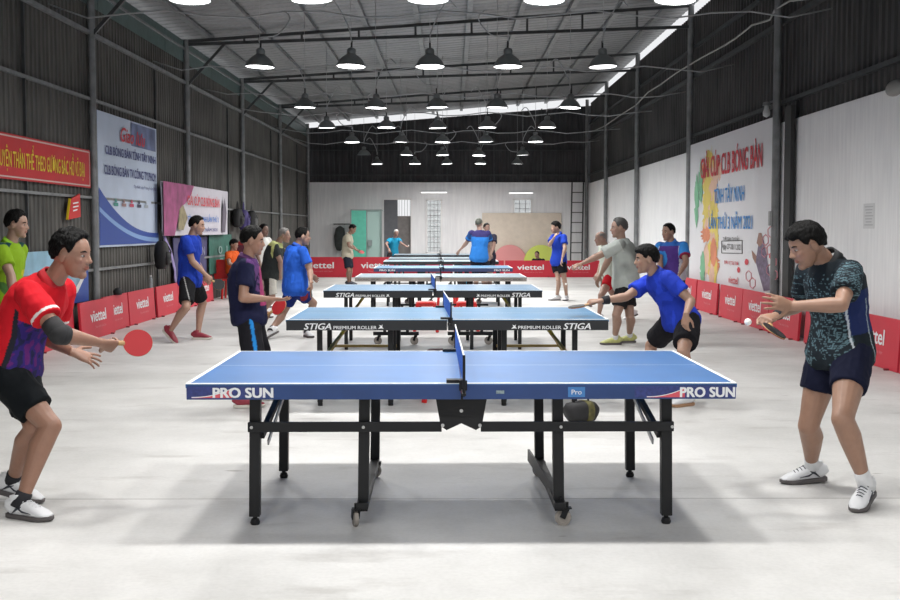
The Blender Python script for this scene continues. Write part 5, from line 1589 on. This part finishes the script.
# wall picture behind the red player
t, P0, P1, rt, nr, o = banner(13.9, 16.5, .50, 1.24, 0, mat('sky picture', (.25, .45, .58), .5, var=.35, vscale=2.5), 'sky blue picture board on the left wall behind the red polo player', name='picture_board', cat='board', thick=.02)
Wb = (P1 - P0).length; Hb = .74; zb = .50
region([(.55, .0), (1, .0), (1, .75), (.93, .45), (.8, .2), (.68, .1)], mat('deep blue print', (.02, .07, .36), .5), 'printed_swoosh', o, .006)
region([(.70, .1), (.82, .2), (.93, .45), (1, .75), (1, .9), (.9, .5), (.78, .27), (.68, .16)], M_white, 'printed_swoosh', o, .008)
# small red pennant
c_ = lw(74, 208, .1)
t = empty('pennant', c_, label='small tilted red pennant with yellow fringe on the left wall above the red player', cat='pennant')
b = MB(); pts = [(-.28, -.16), (.22, -.12), (.20, .20), (-.16, .12)]
b.add([LR * x + UZ * y + LN * h for h in (0, .02) for x, y in pts], [(0, 1, 2, 3), (4, 7, 6, 5), (0, 4, 5, 1), (1, 5, 6, 2), (2, 6, 7, 3), (3, 7, 4, 0)]); o = b.build('cloth', mat('pennant red', (.62, .02, .02), .6), t)
b = MB(); b.bar(LR * -.28 + UZ * -.16, LR * -.16 + UZ * .12, .03, .03); b.build('fringe', M_yel, o)
for q_ in range(3):
    b = MB(); b.bar(LR * -.10 + UZ * (.06 - q_ * .05) + LN * .022, LR * (.12 - .05 * (q_ == 2)) + UZ * (.08 - q_ * .05) + LN * .022, .003, .018); b.build('printed_stroke', M_letter, o)

# ---- right wall poster
X_ = 5.0
A = rw(690.5, 141, X_); B_ = rw(776.5, 116, X_)
za, zt = .42, 3.22
t, P0, P1, rt, nr, o = banner(B_.y, A.y, za, zt, 0, mat('white poster', (.72, .73, .76), .5, var=.04, vscale=1), 'huge white tournament poster with red and blue capitals on the right wall', name='poster', cat='poster', side='R', X=X_, thick=.02)
Wb = (P1 - P0).length; Hb = zt - za; zb = za
def uv(px, py):
    h = rw(px, py, X_); return ((h - P0).dot(rt) / Wb, (h.z - za) / Hb)
def ptext(s, x0, x1, yc_at, hgt, m, bold=.03, e=.013, **k):
    """text between two image columns; yc_at = row of its centre at the middle"""
    u0 = uv(x0, yc_at)[0]; u1 = uv(x1, yc_at)[0]; um = (u0 + u1) / 2; v_ = uv((x0 + x1) / 2, yc_at)[1]
    text(s, (u1 - u0) * Wb, hgt, m, o, BP(um, v_, e), rt, UZ, bold=bold, **k)
def preg(pts, m, e=.004, name='printed_shape'):
    return region([uv(x, y) for x, y in pts], m, name, o, e)
def blob(cx, cy, rx, ry, m, e, seed, n=26, name='printed_splash', jag=.35):
    preg([(cx + rx * math.cos(2 * PI * i / n) * (1 + jag * noise.noise(V((i * 1.3, seed, 0)))), cy + ry * math.sin(2 * PI * i / n) * (1 + jag * noise.noise(V((i * 1.3, seed, 5))))) for i in range(n)][::-1], m, e, name)
c_y = mat('yellow splash', (.72, .58, .12), .5, var=.15, vscale=3); c_o = mat('orange splash', (.68, .24, .12), .5, var=.2, vscale=3)
c_g = mat('green splash', (.18, .48, .28), .5, var=.2, vscale=3); c_p = mat('peach splash', (.72, .48, .36), .5, var=.1)
rs = random.Random(4)
pal = [c_y, c_y, c_p, c_o, c_y, c_p]
for i in range(24):
    cx = 709 + rs.gauss(0, 4.5) + (i % 3); cy = 160 + i * 5.0
    blob(cx, cy, 2.0 + rs.random() * 3.2, 7 + rs.random() * 15, pal[i % 6], .003 + i * .0002, i, n=34, jag=.9)
blob(697, 200, 2.2, 24, c_g, .0100, 50, jag=.8); blob(701, 182, 2, 18, c_g, .0102, 51, jag=.9); blob(703, 268, 2.5, 16, c_g, .0104, 52, jag=.8)
blob(714, 252, 3.2, 14, c_o, .0106, 53, jag=.3)
ptext('GIẢI CÚP CLB BÓNG BÀN', 701.5, 763, 158, .50, M_redl, .04)
ptext('TỈNH TÂY NINH', 715, 745, 192, .34, mat('sky blue print', (.03, .25, .62), .5), .035)
ptext('LẦN THỨ 3 NĂM 2021', 709.5, 753, 219, .34, mat('sky blue print', (.03, .25, .62), .5), .035)
M_dk = mat('dark print', (.08, .08, .08), .6)
ptext('THỜI GIAN THI ĐẤU', 723.5, 740, 238, .09, M_dk, .02); ptext('Ngày 27-28.11.2021', 722.5, 742, 247.5, .12, M_dk, .02)
ptext('ĐƠN VỊ TÀI TRỢ', 725, 739, 263, .09, M_redl, .02); ptext('viettel', 729, 738.5, 280, .12, M_redl, .02)
for (x0, y0, x1, y1) in ((722, 241, 742.5, 253),):
    b = MB(); pts = [uv(x0, y0), uv(x1, y0 - .5), uv(x1, y1 + .5), uv(x0, y1)]
    for i in range(4): b.bar(BP(*pts[i], .006), BP(*pts[(i + 1) % 4], .006), .012, .012)
    b.build('printed_frame', M_dk, o)
# generic printed player and hexagons
preg([(756, 262), (760, 236), (764, 240), (768, 262), (772, 290), (764, 291)], mat('purple grey print', (.16, .12, .20), .5, var=.5, vscale=14), .006, 'printed_figure')
preg([(757, 243), (759, 233), (762, 233), (763, 243), (760, 247)], mat('figure skin print', (.30, .16, .12), .5), .007, 'printed_figure')
preg([(752, 250), (757, 256), (756, 264), (753, 258)], mat('figure skin print', (.30, .16, .12), .5), .007, 'printed_figure')
b = MB()
for hx, hy in ((766, 240), (770, 250), (774, 262), (770, 270), (765, 252), (749, 276), (753, 283), (775, 275), (771, 232)):
    pts = [(hx + 3.0 * math.cos(PI / 3 * i + .5), hy + 5.5 * math.sin(PI / 3 * i + .5)) for i in range(6)]
    for i in range(6): b.bar(BP(*uv(*pts[i]), .006), BP(*uv(*pts[(i + 1) % 6]), .006), .014, .008)
b.build('printed_hexagons', mat('pink line print', (.65, .25, .28), .5), o)
blob(771, 256, 1.6, 3, M_redl, .008, 9); blob(747, 262, 2, 3, M_redl, .008, 10); blob(739, 270, 1.5, 3, M_redl, .008, 11)
# dark strip in place of the recess right of the poster, its shade painted
b = MB(); b.box((5.0, 16.72, 1.65), (.06, .30, 3.3)); trim(b, mat('dark gap', (.03, .032, .033), .7))
p = rw(781, 218, 4.92); b = MB(); b.box((4.915, 17.35, p.z), (.04, .09, .22)); b.build('switch_box', mat('grey box', (.35, .36, .36), .5), label='small grey switch box on the post right of the poster', cat='switch box', bevel=.008)
# paper on wall
p = rw(868, 216, XR - .012); t = empty('notice', p, label='small white paper notice with grey lines taped on the right wall', cat='notice')
b = MB(); b.box((.01, 0, 0), (.002, .36, .30)); b.build('paper', mat('paper', (.66, .67, .68), .8), t)
b = MB()
for i in range(7): b.box((.0085, 0, .11 - i * .036), (.0006, .27 - .04 * (i % 3), .012))
b.build('printed_lines', mat('grey print', (.45, .46, .48), .8), t)
# bulb lamp on bracket
p = rw(766.5, 107, 4.85); t = empty('bulb_lamp', p, label='white bulb lamp on a bracket high above the tournament poster', cat='lamp')
b = MB(); b.lathe([(0, -.16), (.05, -.13), (.055, -.08), (.035, -.02), (.03, .02), (0, .02)], n=18); b.build('bulb', mat('bulb glass', (.55, .56, .56), .3), t, smooth=True)
b = MB(); b.lathe([(0, .02), (.06, .02), (.05, .07), (0, .08)], n=16); b.bar((0, 0, .05), (XR - .02 - p.x, 0, .12), .03, .03); b.build('socket', M_steel, t)
p = rw(895, 88, 4.98); t = empty('wall_lamp', p, label='grey oval lamp cover at the top right edge of the right wall', cat='lamp')
b = MB(); b.ell((0, 0, 0), (.06, .24, .09)); b.build('cover', mat('grey cover', (.25, .25, .24), .6), t, smooth=True)
b = MB(); b.bar((.02, 0, 0), (.12, 0, .06), .03, .03); b.build('bracket', M_steel, t)
# cable along right wall
pts = [rw(x, y, 4.96) for x, y in ((900, -30), (850, -14), (812, -4), (790, 2), (775, 10), (770, 18), (752, 27), (735, 38), (724, 45), (700, 60), (676, 72), (660, 85), (648, 93), (636, 104), (620, 116), (605, 126), (594, 130))]
b = MB(); b.tube([p_ + V((0, 0, .03 * math.sin(i * 2.3))) for i, p_ in enumerate(pts)], .016, 8)
b.build('wall_cable', mat('pale wall cable', (.30, .30, .29), .6), smooth=True, label='thick pale cable bundle running along the upper right wall', cat='cable')

# ---- left wall props
def hang_bag(p, w, h, m, label, m2=None):
    t = empty('backpack', p, label=label, cat='bag', group='bags hung on the left wall')
    b = MB(); b.loft([((0, 0, -h), w * .42, .07), ((0, 0, -h * .9), w * .5, .10), ((0, 0, -h * .5), w * .5, .12), ((0, 0, -h * .15), w * .42, .10), ((0, 0, -.02), w * .25, .06)], LR, 16, power=.7)
    bo = b.build('bag_body', m, t, smooth=True)
    b = MB(); b.loft([(LN * .10 + V((0, 0, -h * .85)), w * .3, .03), (LN * .115 + V((0, 0, -h * .6)), w * .34, .04), (LN * .10 + V((0, 0, -h * .42)), w * .3, .03)], LR, 12, power=.7); b.build('front_pocket', m2 or m, t, smooth=True)
    b = MB(); b.tube([LR * w * .2 + UZ * -.05, LR * w * .12 + UZ * .10, UZ * .16, LR * -w * .12 + UZ * .10, LR * -w * .2 + UZ * -.05], .012, 8); b.build('strap', m2 or m, t, smooth=True)
    b = MB(); b.tube([LR * w * .3 + UZ * -.1 + LN * .08, LR * w * .36 + UZ * -.4 * h + LN * .13, LR * w * .3 - UZ * h * .8 + LN * .08], .014, 8); b.build('strap', m2 or m, t, smooth=True)
M_bagk = mat('black bag', (.009, .009, .011), .7, var=.3, bump=.3); M_bagn = mat('navy bag', (.05, .035, .15), .7, var=.3, bump=.3)
hang_bag(lw(161.5, 240, .24), .34, .5, M_bagk, 'black backpack hanging left of the lilac ribbon on the left wall')
hang_bag(lw(237.5, 208, .16), .5, .45, M_bagk, 'black backpack hanging on the rail right of the pink banner')
hang_bag(lw(243.5, 209, .17), .4, .50, M_bagn, 'violet navy backpack hanging between two black ones on the left wall')
hang_bag(lw(251.5, 210, .16), .45, .5, M_bagk, 'black backpack rightmost of those hanging on the left wall rail', mat('grey strap', (.1, .1, .1), .7))
# water bottle and cap on the boards
p = V((XBL - .02, 19.42, .535))
t = empty('water_bottle', p, label='clear plastic water bottle standing on top of the red boards by the left wall', cat='bottle')
b = MB(); b.lathe([(0, 0), (.030, 0), (.032, .01), (.032, .06), (.029, .07), (.032, .08), (.032, .14), (.026, .165), (.013, .18), (.012, .195), (0, .195)], n=18); b.build('bottle_body', mat('clear plastic', (.35, .38, .40), .2, alpha=.75), t, smooth='auto')
b = MB(); b.lathe([(0, .19), (.015, .19), (.015, .212), (0, .213)], n=14); b.build('cap', M_white, t)
p = V((XBL - .02, 17.45, .53)); b = MB(); b.loft([((0, 0, 0), .10, .05), ((0, 0, .06), .11, .06), ((0, 0, .10), .05, .03)], (0, 1, 0), 14, power=.7)
b.build('pouch', M_bagk, smooth=True, loc=p, label='small dark pouch lying on top of the red boards by the left wall', cat='pouch')
# cooler and chair near the orange shirt
p = lw(224.5, 270, .45); t = empty('drinks_cooler', (p.x, 27.0, 0), rz=0, label='dark red upright drinks cooler by the left wall behind the seated person', cat='cooler')
b = MB(); b.box((0, 0, .62), (.5, .55, 1.24)); b.build('cabinet', mat('cooler red', (.30, .015, .02), .5), t, bevel=.02)
b = MB(); b.box((.26, 0, .66), (.02, .46, .95)); d_ = b.build('door', mat('cooler glass', (.03, .03, .05), .2), t)
b = MB(); b.box((.03, -.285, .70), (.40, .02, .9)); b.build('side_panel', mat('cooler side', (.12, .02, .04), .5, var=.4), t)
b = MB(); b.box((.285, .2, .7), (.03, .03, .4)); b.build('handle', M_steel, d_)
def stool(x, y, label, h=.45, m=mat('red plastic', (.62, .02, .02), .4)):
    t = empty('plastic_stool', (x, y, 0), label=label, cat='stool', group='red plastic stools under the tables')
    b = MB(); b.loft([((0, 0, h - .035), .150, .150), ((0, 0, h - .01), .150, .150), ((0, 0, h), .135, .135)], (1, 0, 0), 28, power=.5); b.build('seat', m, t, smooth='auto')
    for sx in (-1, 1):
        for sy in (-1, 1):
            b = MB(); b.bar((sx * .17, sy * .17, 0), (sx * .125, sy * .125, h - .02), .045, .03); b.build('leg', m, t, bevel=.006)
    for sx in (-1, 1):
        b = MB(); b.bar((sx * .135, -.135, h - .06), (sx * .135, .135, h - .06), .012, .07); b.bar((-.135, sx * .135, h - .06), (.135, sx * .135, h - .06), .07, .012); b.build('side_panel', m, t)
    return t
q = gnd(443.5, 405); stool(q.x, 10.2, 'red plastic stool at the net before the second table')
q = at(426, 300, 17.1); stool(q.x, 17.1, 'left red plastic stool seen beyond the third table')
q = at(466.5, 300, 17.1); stool(q.x, 17.1, 'right red plastic stool seen beyond the third table')
q = at(448, 300, 21.0); stool(q.x - .03, 20.75, 'red plastic stool left of the one with a black and cyan bag')
q = at(465, 300, 21.2); stool(q.x, 21.2, 'red plastic stool under the black and cyan bag')
def floor_bag(loc, label, ma, mb, s=1.0, rz=0.0):
    t = empty('sports_bag', loc, rz, label=label, cat='bag')
    b = MB(); b.loft([((-.15 * s, 0, .09 * s), .07 * s, .06 * s), ((-.12 * s, 0, .10 * s), .10 * s, .09 * s), ((0, 0, .105 * s), .11 * s, .10 * s), ((.12 * s, 0, .10 * s), .10 * s, .09 * s), ((.15 * s, 0, .09 * s), .07 * s, .06 * s)], (0, 1, 0), 18, power=.8)
    b.build('bag_body', ma, t, smooth=True)
    b = MB(); b.loft([((.02 * s, 0, .105 * s), .113 * s, .103 * s), ((.09 * s, 0, .104 * s), .106 * s, .097 * s)], (0, 1, 0), 18, power=.8); b.build('bag_band', mb, t, smooth=True)
    b = MB(); b.tube([(-.08 * s, 0, .19 * s), (-.06 * s, 0, .25 * s), (.06 * s, 0, .25 * s), (.08 * s, 0, .19 * s)], .009, 8); b.build('handle', ma, t, smooth=True)
floor_bag((q.x, 21.2, .45), 'black and cyan sports bag lying on a red stool beyond the third table', M_bagk, mat('cyan band', (.03, .35, .55), .6), .95)
q = gnd(580, 421); floor_bag((q.x, 9.0, 0), 'black bag with olive panel on the floor between the first two tables', M_bagk, mat('olive band', (.09, .08, .02), .7, var=.7, vscale=20), .85, .4)
# chair for the orange person: simple red plastic chair
t = empty('plastic_chair', (p_orange['root'].x - .02, p_orange['root'].y, 0), rz=0, label='red plastic chair under the person in the orange shirt', cat='chair')
M_rp = mat('red plastic', (.62, .02, .02), .4); hz = p_orange['J']['Rhip'].z - .115
b = MB(); b.box((0, 0, hz - .02), (.42, .42, .03)); b.build('seat', M_rp, t, bevel=.01)
b = MB(); b.bar((-.19, 0, hz), (-.215, 0, hz + .42), .03, .40, up=V((1, 0, 0))); b.build('backrest', M_rp, t, bevel=.01)
for sx in (-1, 1):
    for sy in (-1, 1):
        b = MB(); b.bar((sx * .19, sy * .2, 0), (sx * .17, sy * .17, hz - .03), .035, .035); b.build('leg', M_rp, t)
